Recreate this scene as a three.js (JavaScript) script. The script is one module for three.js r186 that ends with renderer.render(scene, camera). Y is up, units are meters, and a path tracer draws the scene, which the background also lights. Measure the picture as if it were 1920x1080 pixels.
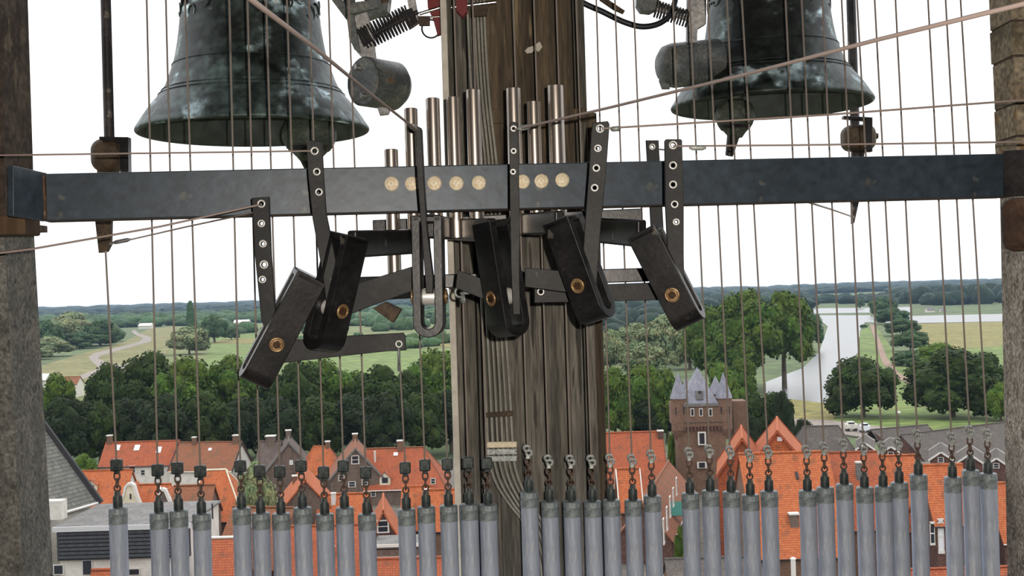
import * as THREE from 'three';
import { mergeGeometries, mergeVertices, toCreasedNormals } from 'three/addons/utils/BufferGeometryUtils.js';
import { RoundedBoxGeometry } from 'three/addons/geometries/RoundedBoxGeometry.js';

// ---------------------------------------------------------------- camera, sky, lights, exposure
const F = 2300, EYE = 36, ROLL = 0.03;
const scene = new THREE.Scene();
const camera = new THREE.PerspectiveCamera(2 * Math.atan(540 / F) * 180 / Math.PI, 16 / 9, 0.05, 20000);
camera.rotation.order = 'YXZ';
camera.position.set(0, EYE, 0);
camera.rotation.set(3 / F, 0, -ROLL);
camera.updateMatrixWorld(true);
const renderer = new THREE.WebGLRenderer({ antialias: true });
renderer.toneMapping = THREE.LinearToneMapping;
renderer.toneMappingExposure = 1.0;
renderer.shadowMap.enabled = true;
{ // overcast sky: white, three times as bright overhead as at the horizon
  const w = 64, h = 32, data = new Float32Array(w * h * 4);
  for (let y = 0; y < h; y++) for (let x = 0; x < w; x++) {
    const el = ((y + 0.5) / h - 0.5) * Math.PI, s = Math.max(0, Math.sin(el)), L = 1.3 * (1 + 1.15 * s), i = (y * w + x) * 4;
    data[i] = L * (1.0 - 0.02 * s); data[i + 1] = L * 1.0; data[i + 2] = L * (0.985 + 0.06 * Math.min(1, s * 2)); data[i + 3] = 1;
  }
  const t = new THREE.DataTexture(data, w, h, THREE.RGBAFormat, THREE.FloatType);
  t.mapping = THREE.EquirectangularReflectionMapping; t.magFilter = THREE.LinearFilter; t.needsUpdate = true;
  scene.background = t; scene.environment = t;
}
scene.fog = new THREE.FogExp2(new THREE.Color(0.52, 0.74, 1.0), 0.000048);
// the flash of the photographer's camera, a hand's breadth up and to the side of the lens
const flash = new THREE.SpotLight(0xfff4e6, 22, 0, 0.62, 0.4, 2);
flash.position.set(0.07, EYE + 0.05, 0.02);
flash.target.position.set(0.07, EYE + 0.03, -4);
flash.castShadow = true; flash.shadow.radius = 0.5;
scene.add(flash, flash.target);

// ---------------------------------------------------------------- helpers
const V = (x, y, z) => new THREE.Vector3(x, y, z);
let seedState = 12345;
const seed = (s) => { seedState = s >>> 0; };
const rnd = () => { seedState = (seedState + 0x6d2b79f5) | 0; let t = Math.imul(seedState ^ (seedState >>> 15), 1 | seedState); t = (t + Math.imul(t ^ (t >>> 7), 61 | t)) ^ t; return ((t ^ (t >>> 14)) >>> 0) / 4294967296; };
const rr = (a, b) => a + (b - a) * rnd();
const CM = camera.matrixWorld.clone();
const at = (px, py, d) => V((px - 960) * d / F, -(py - 540) * d / F, -d).applyMatrix4(CM);          // a point seen at a pixel, d metres ahead
const hz = (px) => 543 - ROLL * (px - 960);                                                            // eye level
const onGround = (px, py, y = 0) => { const a = at(px, py, 1), k = (y - EYE) / (a.y - EYE); return V(a.x * k, y, a.z * k); };
const onPlane = (px, py, p, n) => { const o = V(0, EYE, 0), dir = at(px, py, 1).sub(o); const k = p.clone().sub(o).dot(n) / dir.dot(n); return o.addScaledVector(dir, k); };
const names = {};
const numbered = (n) => { const k = names[n] = (names[n] ?? -1) + 1; return k ? n + '_' + String(k).padStart(3, '0') : n; };
const ORD = ['first', 'second', 'third', 'fourth', 'fifth', 'sixth', 'seventh', 'eighth', 'ninth', 'tenth', 'eleventh', 'twelfth', 'thirteenth', 'fourteenth', 'fifteenth', 'sixteenth', 'seventeenth', 'eighteenth', 'nineteenth', 'twentieth'];

function prep(g) {
  if (g.index) { const ud = g.userData; g = g.toNonIndexed(); g.userData = ud; }
  if (!g.attributes.normal) g.computeVertexNormals();
  const p = g.attributes.position, n = g.attributes.normal;
  if (!g.userData.metric) {
    const uv = new Float32Array(p.count * 2);
    for (let i = 0; i < p.count; i += 3) {
      let nx = 0, ny = 0, nz = 0;
      for (let k = 0; k < 3; k++) { nx += n.getX(i + k); ny += n.getY(i + k); nz += n.getZ(i + k); }
      nx = Math.abs(nx); ny = Math.abs(ny); nz = Math.abs(nz);
      for (let k = 0; k < 3; k++) {
        const x = p.getX(i + k), y = p.getY(i + k), z = p.getZ(i + k), o = (i + k) * 2;
        if (ny >= nx && ny >= nz) { uv[o] = x; uv[o + 1] = z; } else if (nx > nz) { uv[o] = z; uv[o + 1] = y; } else { uv[o] = x; uv[o + 1] = y; }
      }
    }
    g.setAttribute('uv', new THREE.BufferAttribute(uv, 2));
  }
  for (const k of Object.keys(g.attributes)) if (!['position', 'normal', 'uv'].includes(k)) g.deleteAttribute(k);
  return g;
}
const merge = (gs) => { gs = [].concat(gs).map(prep); return gs.length > 1 ? mergeGeometries(gs) : gs[0]; };
function meshOf(name, gs, mat) { const m = new THREE.Mesh(merge(gs), mat); m.name = name; m.castShadow = m.receiveShadow = true; return m; }
function tag(o, label, category, group) { o.userData.label = label; o.userData.category = category; if (group) o.userData.group = group; return o; }
function thing(name, label, category, pos = V(0, 0, 0), group) { const o = new THREE.Group(); o.name = numbered(name); o.position.copy(pos); scene.add(o); return tag(o, label, category, group); }
// a part (or a sub-part when `parent` is a part) from geometry given in world coordinates
function part(th, name, gs, mat, parent = th, label) {
  const m = meshOf(name, gs, mat); m.geometry.translate(-th.position.x, -th.position.y, -th.position.z);
  if (label) m.userData.label = label;
  parent.add(m); return m;
}
function single(name, gs, mat, label, category, group) {   // a thing that is one mesh, its origin at the middle of its foot
  const m = meshOf(numbered(name), gs, mat); m.geometry.computeBoundingBox();
  const b = m.geometry.boundingBox, c = V((b.min.x + b.max.x) / 2, b.min.y, (b.min.z + b.max.z) / 2);
  m.geometry.translate(-c.x, -c.y, -c.z); m.position.copy(c); scene.add(m); return tag(m, label, category, group);
}
function struct(name, gs, mat, parent = scene) { const m = meshOf(parent === scene ? numbered(name) : name, gs, mat); if (parent === scene) m.userData.kind = 'structure'; parent.add(m); return m; }
const box = (cx, cy, cz, sx, sy, sz, r = 0) => (r ? new RoundedBoxGeometry(sx, sy, sz, 1, r) : new THREE.BoxGeometry(sx, sy, sz)).translate(cx, cy, cz);
const basis = (x, y, z, o) => new THREE.Matrix4().makeBasis(x, y, z).setPosition(o);
// a rectangular bar from a to b, `w` across (sideways) and `h` along `up`
function bar(a, b, w, h, up = V(0, 1, 0), r = 0) {
  const z = b.clone().sub(a), L = z.length(); z.normalize();
  const x = up.clone().cross(z).normalize(), y = z.clone().cross(x);
  return box(0, 0, 0, w, h, L, r).applyMatrix4(basis(x, y, z, a.clone().add(b).multiplyScalar(0.5)));
}
function rod(a, b, r0, r1 = r0, seg = 12) {
  const d = b.clone().sub(a), L = d.length(), q = new THREE.Quaternion().setFromUnitVectors(V(0, 1, 0), d.normalize());
  return new THREE.CylinderGeometry(r1, r0, L, seg).applyQuaternion(q).translate((a.x + b.x) / 2, (a.y + b.y) / 2, (a.z + b.z) / 2);
}
const pipe = (pts, r, n = 40, seg = 8, closed = false) => new THREE.TubeGeometry(new THREE.CatmullRomCurve3(pts, closed), n, r, seg, closed);
const lathe = (prof, seg = 48) => new THREE.LatheGeometry(prof.map(([x, y]) => new THREE.Vector2(x, y)), seg);
const ring = (c, axis, R, r, seg = 20) => new THREE.TorusGeometry(R, r, 8, seg).applyQuaternion(new THREE.Quaternion().setFromUnitVectors(V(0, 0, 1), axis)).translate(c.x, c.y, c.z);
// a plate of an outline seen at depth d, `t` thick (going away), with round holes [px, py, radius px]
function plate(pts, d, t, holes = [], bevel = 0.0015) {
  const s = d / F, P = ([x, y]) => new THREE.Vector2((x - 960) * s, -(y - 540) * s), sh = new THREE.Shape(pts.map(P));
  for (const [x, y, r] of holes) { const h = new THREE.Path(), c = P([x, y]); h.absarc(c.x, c.y, r * s, 0, Math.PI * 2, true); sh.holes.push(h); }
  return new THREE.ExtrudeGeometry(sh, { depth: t, bevelEnabled: bevel > 0, bevelSize: bevel, bevelThickness: bevel, bevelSegments: 1, bevelOffset: -bevel, curveSegments: 10 }).translate(0, 0, -d - t).applyMatrix4(CM);
}
// a slab with top corners p0..p3 (p0 to p1 along u), `t` thick downwards; uv in metres
function slab(p, t) {
  const [p0, p1, p2, p3] = p, u = p1.clone().sub(p0).normalize(), n = u.clone().cross(p3.clone().sub(p0)).normalize(), v = n.clone().cross(u).normalize();
  if (n.y < 0) n.negate();
  const q = p.map((a) => a.clone().addScaledVector(n, -t)), pos = [], uv = [];
  const tri = (a, b, c) => { for (const k of [a, b, c]) { pos.push(k.x, k.y, k.z); const r = k.clone().sub(p0); uv.push(r.dot(u), r.dot(v)); } };
  const flip = V(0, 0, 0).add(p1).sub(p0).cross(p3.clone().sub(p0)).dot(n) < 0;
  const quad = (a, b, c, d) => { if (flip) { tri(a, c, b); tri(a, d, c); } else { tri(a, b, c); tri(a, c, d); } };
  quad(p0, p1, p2, p3); quad(q[3], q[2], q[1], q[0]);
  for (let i = 0; i < 4; i++) { const j = (i + 1) % 4; quad(p[i], q[i], q[j], p[j]); }
  const g = new THREE.BufferGeometry();
  g.setAttribute('position', new THREE.Float32BufferAttribute(pos, 3)); g.setAttribute('uv', new THREE.Float32BufferAttribute(uv, 2));
  g.computeVertexNormals(); g.userData.metric = true; return g;
}

// ---------------------------------------------------------------- textures and materials
const hash = (x, y, s) => { let h = Math.imul(x, 374761393) + Math.imul(y, 668265263) + Math.imul(s, 2147483647 ^ 1013904223); h = Math.imul(h ^ (h >>> 13), 1274126177); return ((h ^ (h >>> 16)) >>> 0) / 4294967296; };
function vnoise(u, v, px, py, s) { // value noise that repeats every px, py cells
  const x = Math.floor(u), y = Math.floor(v), fx = u - x, fy = v - y, a = fx * fx * (3 - 2 * fx), b = fy * fy * (3 - 2 * fy);
  const m = (i, n) => ((i % n) + n) % n, h = (i, j) => hash(m(i, px), m(j, py), s);
  return (h(x, y) * (1 - a) + h(x + 1, y) * a) * (1 - b) + (h(x, y + 1) * (1 - a) + h(x + 1, y + 1) * a) * b;
}
const fbm = (u, v, px, py, s, o = 5) => { let t = 0, a = 0.5, w = 0; for (let i = 0; i < o; i++) { t += a * vnoise(u * px, v * py, px, py, s + i * 17); w += a; a *= 0.55; px *= 2; py *= 2; } return t / w; };
const sstep = (a, b, x) => { const t = Math.min(1, Math.max(0, (x - a) / (b - a))); return t * t * (3 - 2 * t); };
const mixc = (a, b, t) => [a[0] + (b[0] - a[0]) * t, a[1] + (b[1] - a[1]) * t, a[2] + (b[2] - a[2]) * t];
function tex(size, metres, fn, color = true, my = metres) { // fn(u, v) returns [r, g, b] as 0..255 sRGB, or a grey 0..1
  const d = new Uint8Array(size * size * 4);
  for (let y = 0; y < size; y++) for (let x = 0; x < size; x++) {
    const c = fn((x + 0.5) / size, (y + 0.5) / size), i = (y * size + x) * 4;
    for (let k = 0; k < 3; k++) d[i + k] = Math.max(0, Math.min(255, typeof c === 'number' ? c * 255 : c[k]));
    d[i + 3] = 255;
  }
  const t = new THREE.DataTexture(d, size, size); t.wrapS = t.wrapT = THREE.RepeatWrapping; t.magFilter = THREE.LinearFilter; t.repeat.set(1 / metres, 1 / my);
  if (color) t.colorSpace = THREE.SRGBColorSpace;
  t.needsUpdate = true; return t;
}
const std = (o) => new THREE.MeshStandardMaterial(o), phys = (o) => new THREE.MeshPhysicalMaterial(o);
// a worn surface: two tones of a coarse noise, a third in spots, fine grain over all
function worn({ size = 256, m = 0.5, my, a, b, c, spots = 0.68, soft = 0.08, px = 4, py = 4, grain = 0.25, s = 1, rough = 0.6, metal = 0, bump = 0, extra = {} }) {
  const h = (u, v) => fbm(u, v, px, py, s);
  const map = tex(size, m, (u, v) => {
    let k = mixc(a, b, sstep(0.3, 0.7, h(u, v)));
    if (c) k = mixc(k, c, sstep(spots, spots + soft, fbm(u, v, px * 2, py * 2, s + 99)));
    const g = 1 + grain * (fbm(u, v, px * 8, py * 8, s + 7, 3) - 0.5) * 2; return [k[0] * g, k[1] * g, k[2] * g];
  }, true, my);
  const o = { map, roughness: rough, metalness: metal, ...extra };
  if (bump) { o.bumpMap = tex(size, m, (u, v) => 0.6 * h(u, v) + 0.4 * fbm(u, v, px * 8, py * 8, s + 7, 3), false, my); o.bumpScale = bump; }
  return std(o);
}
const M = {
  beam: worn({ m: 0.6, a: [50, 61, 72], b: [62, 74, 86], c: [96, 98, 96], spots: 0.74, s: 3, rough: 0.42, metal: 0.1, bump: 0.0006, grain: 0.2 }),
  black: worn({ m: 0.25, a: [28, 28, 30], b: [44, 43, 44], c: [88, 84, 80], spots: 0.75, s: 5, rough: 0.36, metal: 0.15, bump: 0.0005 }),
  iron: worn({ m: 0.25, a: [30, 31, 33], b: [46, 47, 48], c: [84, 82, 80], spots: 0.76, s: 6, rough: 0.62, extra: {} }),
  rusty: worn({ m: 0.3, a: [66, 48, 38], b: [100, 74, 56], c: [120, 104, 88], spots: 0.66, s: 8, rough: 0.8, bump: 0.001 }),
  zinc: worn({ m: 0.3, my: 0.9, a: [170, 180, 198], b: [186, 196, 214], c: [204, 212, 224], spots: 0.66, s: 12, rough: 0.5, metal: 0.08, grain: 0.08, px: 6, py: 3 }),
  zincDark: worn({ m: 0.2, a: [116, 126, 130], b: [144, 154, 158], c: [96, 104, 92], spots: 0.64, s: 15, rough: 0.6, metal: 0.2 }),
  darkMetal: worn({ m: 0.1, a: [44, 54, 56], b: [74, 82, 82], c: [110, 112, 108], spots: 0.66, s: 18, rough: 0.55, metal: 0.3 }),
  paleMetal: worn({ m: 0.1, a: [150, 156, 154], b: [190, 194, 190], c: [120, 124, 122], spots: 0.66, s: 19, rough: 0.5, metal: 0.3 }),
  linkRust: worn({ m: 0.1, a: [70, 56, 50], b: [104, 84, 74], s: 20, rough: 0.6, metal: 0.3 }),
  steel: std({ color: new THREE.Color(0.56, 0.5, 0.45), metalness: 0.9, roughness: 0.33 }),
  chrome: std({ color: new THREE.Color(0.8, 0.77, 0.72), metalness: 1, roughness: 0.16 }),
  bright: std({ color: new THREE.Color(0.86, 0.85, 0.83), metalness: 0.4, roughness: 0.4 }),  // pale base colour carries the flash reflection of hubs and hole rims
  brass: worn({ size: 128, m: 0.03, a: [222, 204, 172], b: [240, 228, 202], c: [190, 162, 122], spots: 0.7, s: 23, rough: 0.55, metal: 0.1, px: 6, py: 6 }),
  gilt: worn({ size: 128, m: 0.03, a: [150, 118, 80], b: [190, 160, 120], s: 26, rough: 0.35, metal: 0.5 }),
  bronze: worn({ size: 128, m: 0.05, a: [70, 52, 38], b: [104, 80, 58], s: 24, rough: 0.35, metal: 0.5 }),
  wire: std({ color: new THREE.Color(0.265, 0.22, 0.19), metalness: 0.25, roughness: 0.5 }),
  cableWire: std({ color: new THREE.Color(0.36, 0.28, 0.25), metalness: 0.2, roughness: 0.55 }),
  bell: worn({ size: 512, m: 1.1, a: [30, 36, 34], b: [74, 88, 86], c: [168, 190, 198], spots: 0.57, soft: 0.14, px: 5, py: 6, grain: 0.7, s: 31, rough: 0.5, metal: 0.25, bump: 0.004 }),
  bellInside: worn({ m: 0.8, a: [52, 58, 56], b: [74, 80, 78], s: 33, rough: 0.75, px: 3, py: 3 }),
  clapper: worn({ m: 0.2, a: [66, 76, 68], b: [92, 98, 88], c: [116, 118, 104], s: 35, rough: 0.6, metal: 0.2, bump: 0.001 }),
  hammer: worn({ m: 0.2, a: [96, 102, 104], b: [124, 126, 122], c: [132, 110, 92], spots: 0.7, s: 37, rough: 0.55, metal: 0.3, bump: 0.0006 }),
  grey: worn({ m: 0.2, a: [168, 168, 170], b: [196, 194, 192], s: 39, rough: 0.6, metal: 0.2 }),
  darkIron: worn({ m: 0.3, a: [34, 33, 38], b: [60, 56, 56], c: [110, 104, 98], spots: 0.74, s: 41, rough: 0.55, metal: 0.2 }),
  knob: worn({ m: 0.12, a: [62, 49, 37], b: [88, 72, 53], c: [42, 35, 29], s: 43, rough: 0.7, bump: 0.002 }),
  wood: worn({ size: 512, m: 0.4, my: 1.6, a: [66, 57, 45], b: [96, 83, 66], c: [128, 114, 90], spots: 0.7, px: 10, py: 3, s: 45, rough: 0.85, bump: 0.002, grain: 0.35 }),
  woodGrey: worn({ size: 512, m: 0.4, my: 1.6, a: [86, 83, 76], b: [118, 114, 106], c: [64, 61, 56], spots: 0.66, px: 10, py: 3, s: 47, rough: 0.85, bump: 0.002, grain: 0.35 }),
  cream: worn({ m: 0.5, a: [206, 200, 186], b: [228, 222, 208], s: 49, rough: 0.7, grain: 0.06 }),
  cable: worn({ m: 0.3, a: [140, 138, 128], b: [160, 158, 148], s: 50, rough: 0.6, grain: 0.1 }),
  blackCable: std({ color: new THREE.Color(0.012, 0.014, 0.02), roughness: 0.45 }),
  red: std({ color: new THREE.Color(0.2, 0.018, 0.02), roughness: 0.5 }),
  stone: worn({ size: 512, m: 0.8, a: [106, 106, 102], b: [126, 125, 120], c: [92, 92, 89], spots: 0.66, px: 16, py: 14, grain: 0.38, s: 52, rough: 0.95, bump: 0.004 }),
  stoneLight: worn({ size: 512, m: 0.8, a: [142, 134, 124], b: [168, 160, 150], c: [112, 106, 98], spots: 0.64, px: 16, py: 14, grain: 0.5, s: 53, rough: 0.95, bump: 0.003 }),
  stoneBrown: worn({ size: 512, m: 0.8, a: [70, 60, 54], b: [92, 82, 74], c: [112, 100, 84], spots: 0.7, px: 7, py: 7, grain: 0.4, s: 54, rough: 0.95, bump: 0.004 }),
  block: worn({ size: 256, m: 0.5, a: [124, 112, 92], b: [150, 138, 118], c: [140, 110, 74], spots: 0.68, px: 5, py: 5, grain: 0.4, s: 56, rough: 0.95, bump: 0.003 }),
  oak: worn({ size: 256, m: 1.2, a: [70, 54, 40], b: [100, 80, 60], px: 8, py: 2, s: 57, rough: 0.9 }),
};

// ================================================================ the bell chamber
const FLOOR = EYE - 1.6, CEIL = EYE + 2.6;
const bd = (px) => 3.07 + 0.3 * (px - 80) / 1800;       // depth of the iron beam's face
const rd = (px) => bd(px) + 0.30;                        // depth of the row of tubes and wires
struct('tower_wall', box(0, FLOOR / 2 - 0.15, -1.2, 4.6, FLOOR - 0.3, 6.4), M.stone);
struct('floor', box(0, FLOOR - 0.15, -1.2, 4.8, 0.3, 7.2), M.oak);
struct('ceiling', box(0, CEIL + 0.15, -1.2, 4.8, 0.3, 7.2), M.oak);
{ // unseen back and side walls, closed up to hold daylight off the bells
  struct('wall_back_blocker', box(0, (FLOOR + CEIL) / 2, 2.2, 4.8, CEIL - FLOOR, 0.3), M.stone);
  for (const s of [-1, 1]) {
    struct('wall_side_blocker', box(s * 2.25, (FLOOR + CEIL) / 2, -0.5, 0.3, CEIL - FLOOR, 5.2), M.stone);
    struct('wall_parapet', box(s * 2.25, FLOOR + 0.45, -3.9, 0.3, 0.9, 1.6), M.stone);
  }
}
// pillar at the end of the beam: a lower shaft of plastered stone, a narrower shaft above it
function shaft(pxTop, pxBottom, yTop, yBottom, dBack, side, width, mat) { // its inner face runs through two pixels at depth dBack
  const a = at(pxTop, yTop, dBack), b = at(pxBottom, yBottom, dBack), k = (y) => b.x + (a.x - b.x) * (y - b.y) / (a.y - b.y);
  return { k, z: b.z, make: (y0, y1, depth) => {
    const z1 = b.z, z0 = b.z + depth, pos = [], g = new THREE.BufferGeometry();
    const P = (x, y, z) => [x, y, z], xs = [[k(y0), k(y0) + side * width], [k(y1), k(y1) + side * width]];
    const c = [P(xs[0][0], y0, z0), P(xs[0][1], y0, z0), P(xs[1][1], y1, z0), P(xs[1][0], y1, z0), P(xs[0][0], y0, z1), P(xs[0][1], y0, z1), P(xs[1][1], y1, z1), P(xs[1][0], y1, z1)];
    const q = side > 0 ? [[0, 1, 2, 3], [5, 4, 7, 6], [4, 0, 3, 7], [1, 5, 6, 2], [3, 2, 6, 7], [4, 5, 1, 0]] : [[1, 0, 3, 2], [4, 5, 6, 7], [0, 4, 7, 3], [5, 1, 2, 6], [2, 3, 7, 6], [0, 1, 5, 4]];
    for (const f of q) for (const i of [0, 1, 2, 0, 2, 3]) pos.push(...c[f[i]]);
    g.setAttribute('position', new THREE.Float32BufferAttribute(pos, 3)); g.computeVertexNormals(); return g;
  } };
}
{
  const lo = shaft(63, 100, 430, 1080, 3.36, -1, 0.6, M.stone), yB = at(60, 425, 3.36).y;
  const L = new THREE.Group(); L.name = 'wall_west'; L.userData.kind = 'structure'; scene.add(L);
  struct('shaft', lo.make(FLOOR, yB, 0.2), M.stone, L);
  const up = shaft(52, 62, 0, 310, 3.36, -1, 0.6, M.stoneBrown);
  struct('upper_shaft', up.make(yB, CEIL, 0.19), M.stoneBrown, L);
  const cap = at(50, 428, 3.33); struct('ledge', box(cap.x - 0.3 + 0.028, cap.y, cap.z + 0.06, 0.6, 0.018, 0.27), M.stoneBrown, L);
  const R = new THREE.Group(); R.name = 'wall_east'; R.userData.kind = 'structure'; scene.add(R);
  const yR = at(1880, 372, 3.6).y, ro = shaft(1876, 1889, 400, 1080, 3.6, 1, 0.6, M.stone);
  struct('shaft', ro.make(FLOOR, yR, 0.16), M.stoneLight, R);
  const rb = shaft(1853, 1866, 0, 280, 3.6, 1, 0.6, M.block);
  const joints = [yR, at(1860, 267, 3.6).y, at(1860, 208, 3.6).y, at(1860, 123, 3.6).y, at(1860, 60, 3.6).y, at(1860, -10, 3.6).y, at(1860, -80, 3.6).y];
  for (let i = 0; i < joints.length - 1; i++) struct('stone_block', rb.make(joints[i] + 0.003, joints[i + 1] - 0.004, 0.15 + 0.004 * (i % 2)).translate(((i * 7) % 3) * 0.002, 0, 0), M.block, R);
  struct('core', rb.make(yR, CEIL, 0.14).translate(0.006, 0, 0), M.stoneBrown, R);
}
// ---------------- iron beam
{
  const y0 = at(80, 326, bd(80)), y1 = at(1885, 289, bd(1885)), th = thing('iron_beam', 'long dark blue-grey iron beam running across between the two stone pillars', 'beam', at(960, 345, bd(960)));
  const a = at(76, 370, bd(80)), b = at(1888, 328, bd(1888)), back = V(0, 0, -0.035), up = V(0, 1, 0);
  // a channel: web facing the room, two flanges behind it
  part(th, 'web', bar(a.clone().add(V(0, 0, -0.006)), b.clone().add(V(0, 0, -0.006)), 0.012, 0.118, up, 0.003), M.beam);
  part(th, 'flange', bar(a.clone().add(V(0, 0.054, -0.042)), b.clone().add(V(0, 0.054, -0.042)), 0.06, 0.011, up), M.beam);
  part(th, 'flange', bar(a.clone().add(V(0, -0.054, -0.042)), b.clone().add(V(0, -0.054, -0.042)), 0.06, 0.011, up), M.rusty, th, 'reddish brown lower flange');
  // the end cleats on the pillars
  const c = at(50, 362, 3.0); part(th, 'end_plate', bar(at(20, 358, 2.94), at(84, 370, 3.08), 0.016, 0.122, up, 0.003), M.beam);
  part(th, 'weld_seam', bar(at(82, 328, 3.065), at(84, 412, 3.065), 0.012, 0.01, V(1, 0, 0), 0.003), M.rusty);
  part(th, 'end_plate', bar(at(1884, 326, 3.372), at(1945, 322, 3.3), 0.02, 0.125, up, 0.003), M.darkIron);
  part(th, 'bearing', [box(at(1925, 420, 3.4).x, at(1925, 420, 3.4).y, -3.42, 0.12, 0.15, 0.06, 0.04)], M.rusty);
  part(th, 'bearing', [box(at(18, 420, 3.1).x, at(18, 424, 3.1).y, at(18, 420, 3.1).z, 0.12, 0.05, 0.1, 0.006)], M.oak);
}
// ---------------- central post of planks with cables and pale batten
const PD = 3.78;
{
  const p0 = at(965, 0, PD), th = thing('wooden_post', 'broad weathered wooden post of upright planks in the middle of the opening', 'post', V(p0.x + 0.02, FLOOR, -PD - 0.15));
  const s = PD / F, X = (px) => at(px, 0, PD).x, zf = p0.z, edges = [[835, 871, 0.0, M.woodGrey], [873, 909, -0.03, M.woodGrey], [909, 959, 0.004, M.wood], [961, 1000, 0.0, M.wood], [1002, 1070, 0.005, M.wood], [1073, 1095, -0.012, M.woodGrey]];
  const H = CEIL - FLOOR, cy = (CEIL + FLOOR) / 2, split = at(990, 400, PD).y;
  for (const [a, b, dz, m] of edges) {
    const x = (X(a) + X(b)) / 2, w = (b - a) * s;
    part(th, 'plank', box(x, (CEIL + split) / 2, zf - 0.07 + dz, w, CEIL - split, 0.14, 0.004), m);
    part(th, 'plank', box(x + 0.004, (split + FLOOR) / 2 - 0.003, zf - 0.07 + dz, w, split - FLOOR - 0.006, 0.14, 0.004), M.woodGrey);
  }
  part(th, 'core', box((X(836) + X(1094)) / 2, cy, zf - 0.22, (1094 - 836) * s, H, 0.16), M.woodGrey);
  const ys = at(1090, 210, PD).y; // the doubling board on the sunny side starts lower down
  part(th, 'doubling_board', box(X(1104), (ys + FLOOR) / 2, zf - 0.1, 18 * s, ys - FLOOR, 0.16, 0.004), M.wood);
  for (const px of [985, 1036, 1082]) part(th, 'batten', box(X(px - 24), (at(px, 570, PD).y + FLOOR) / 2, zf + 0.012, 22 * s, at(px, 570, PD).y - FLOOR, 0.024, 0.003), M.woodGrey);
  part(th, 'bird_dropping', [plate([[984, 95], [990, 89], [1000, 86], [1004, 92], [997, 99], [988, 100]], PD - 0.007, 0.004, [], 0), plate([[1003, 84], [1012, 78], [1017, 88], [1010, 97], [1005, 95]], PD - 0.007, 0.004, [], 0)], M.cream, th, 'white splash');  // white bird dropping on the upper planks
  part(th, 'crossband', plate([[905, 205], [1100, 203], [1100, 228], [905, 232]], PD - 0.012, 0.012), M.wood);
  single('daylit_batten', box(at(831, 0, PD).x + 0.001, cy, -PD + 0.01, 0.02, H, 0.03, 0.004), M.cream, 'slim batten painted cream for daylight, running up the edge of the wooden post', 'batten');  // cream colour stands in for daylight falling on the strip
}
{
  const N = 6, clampA = at(940, 845, 3.72);
  for (let i = 0; i < N; i++) {
    const P = [at(876 + i * 6.2, -160, 3.745), at(877 + i * 6.2, 20, 3.745), at(885 + i * 6.4, 180, 3.745), at(897 + i * 7, 320, 3.735), at(903 + i * 8.2, 560, 3.725), at(911 + i * 9, 740, 3.72), at(915 + i * 9.2, 830, 3.715), at(919 + i * 9, 868, 3.71), at(930 + i * 9, 905, 3.705), at(955 + i * 8, 945, 3.70), at(985 + i * 7, 985, 3.70), at(1008 + i * 6, 1060, 3.705), at(1012 + i * 6, 1160, 3.705)];
    single('conduit_cable', pipe(P.map((p) => p.add(V(0, 0, i % 2 ? 0.004 : 0))), 0.0044, 90, 8), M.cable, `pale grey cable on the wooden post, ${['outermost towards the pale batten', 'second from the pale batten', 'third from the pale batten', 'fourth from the pale batten', 'fifth from the pale batten', 'farthest from the pale batten'][i]}`, 'cable', 'grey cables down the wooden post');
  }
  const th = thing('cable_clamp', 'grey ribbed clamp gathering the grey cables low on the wooden post', 'clamp', clampA);
  for (const y of [829, 842, 855]) part(th, 'band', plate([[911, y], [969, y - 1], [969, y + 10], [911, y + 11]], 3.698, 0.006), y === 829 ? M.brass : M.paleMetal);
  const t2 = thing('cable_clamp', 'rusty little clamp across the grey cables level with the row of trees', 'clamp', at(940, 776, 3.72));
  part(t2, 'band', plate([[911, 774], [962, 770], [962, 780], [911, 783]], 3.7, 0.006), M.knob);
}
// ---------------- mounting rails behind the cranks
function rail(name, label, p0, p1, hpx, d) {
  const th = thing(name, label, 'rail', at((p0[0] + p1[0]) / 2, (p0[1] + p1[1]) / 2, d));
  part(th, 'bar', bar(at(...p0, d + 0.02), at(...p1, d + 0.02), 0.03, hpx * d / F, V(0, 1, 0), 0.003), M.black);
  for (const px of [900, 1060]) { const y = p0[1] + (p1[1] - p0[1]) * (px - p0[0]) / (p1[0] - p0[0]); part(th, 'spacer', bar(at(px, y, d + 0.03), at(px, y, PD + 0.02), 0.05, hpx * 0.8 * d / F), M.black); }
}
rail('mounting_rail', 'upper black iron rail fixed to the post behind the crank brackets', [700, 430], [1204, 408], 34, 3.46);
rail('mounting_rail', 'lower black iron rail fixed to the post behind the crank brackets', [690, 532], [1216, 515], 26, 3.46);

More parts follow.
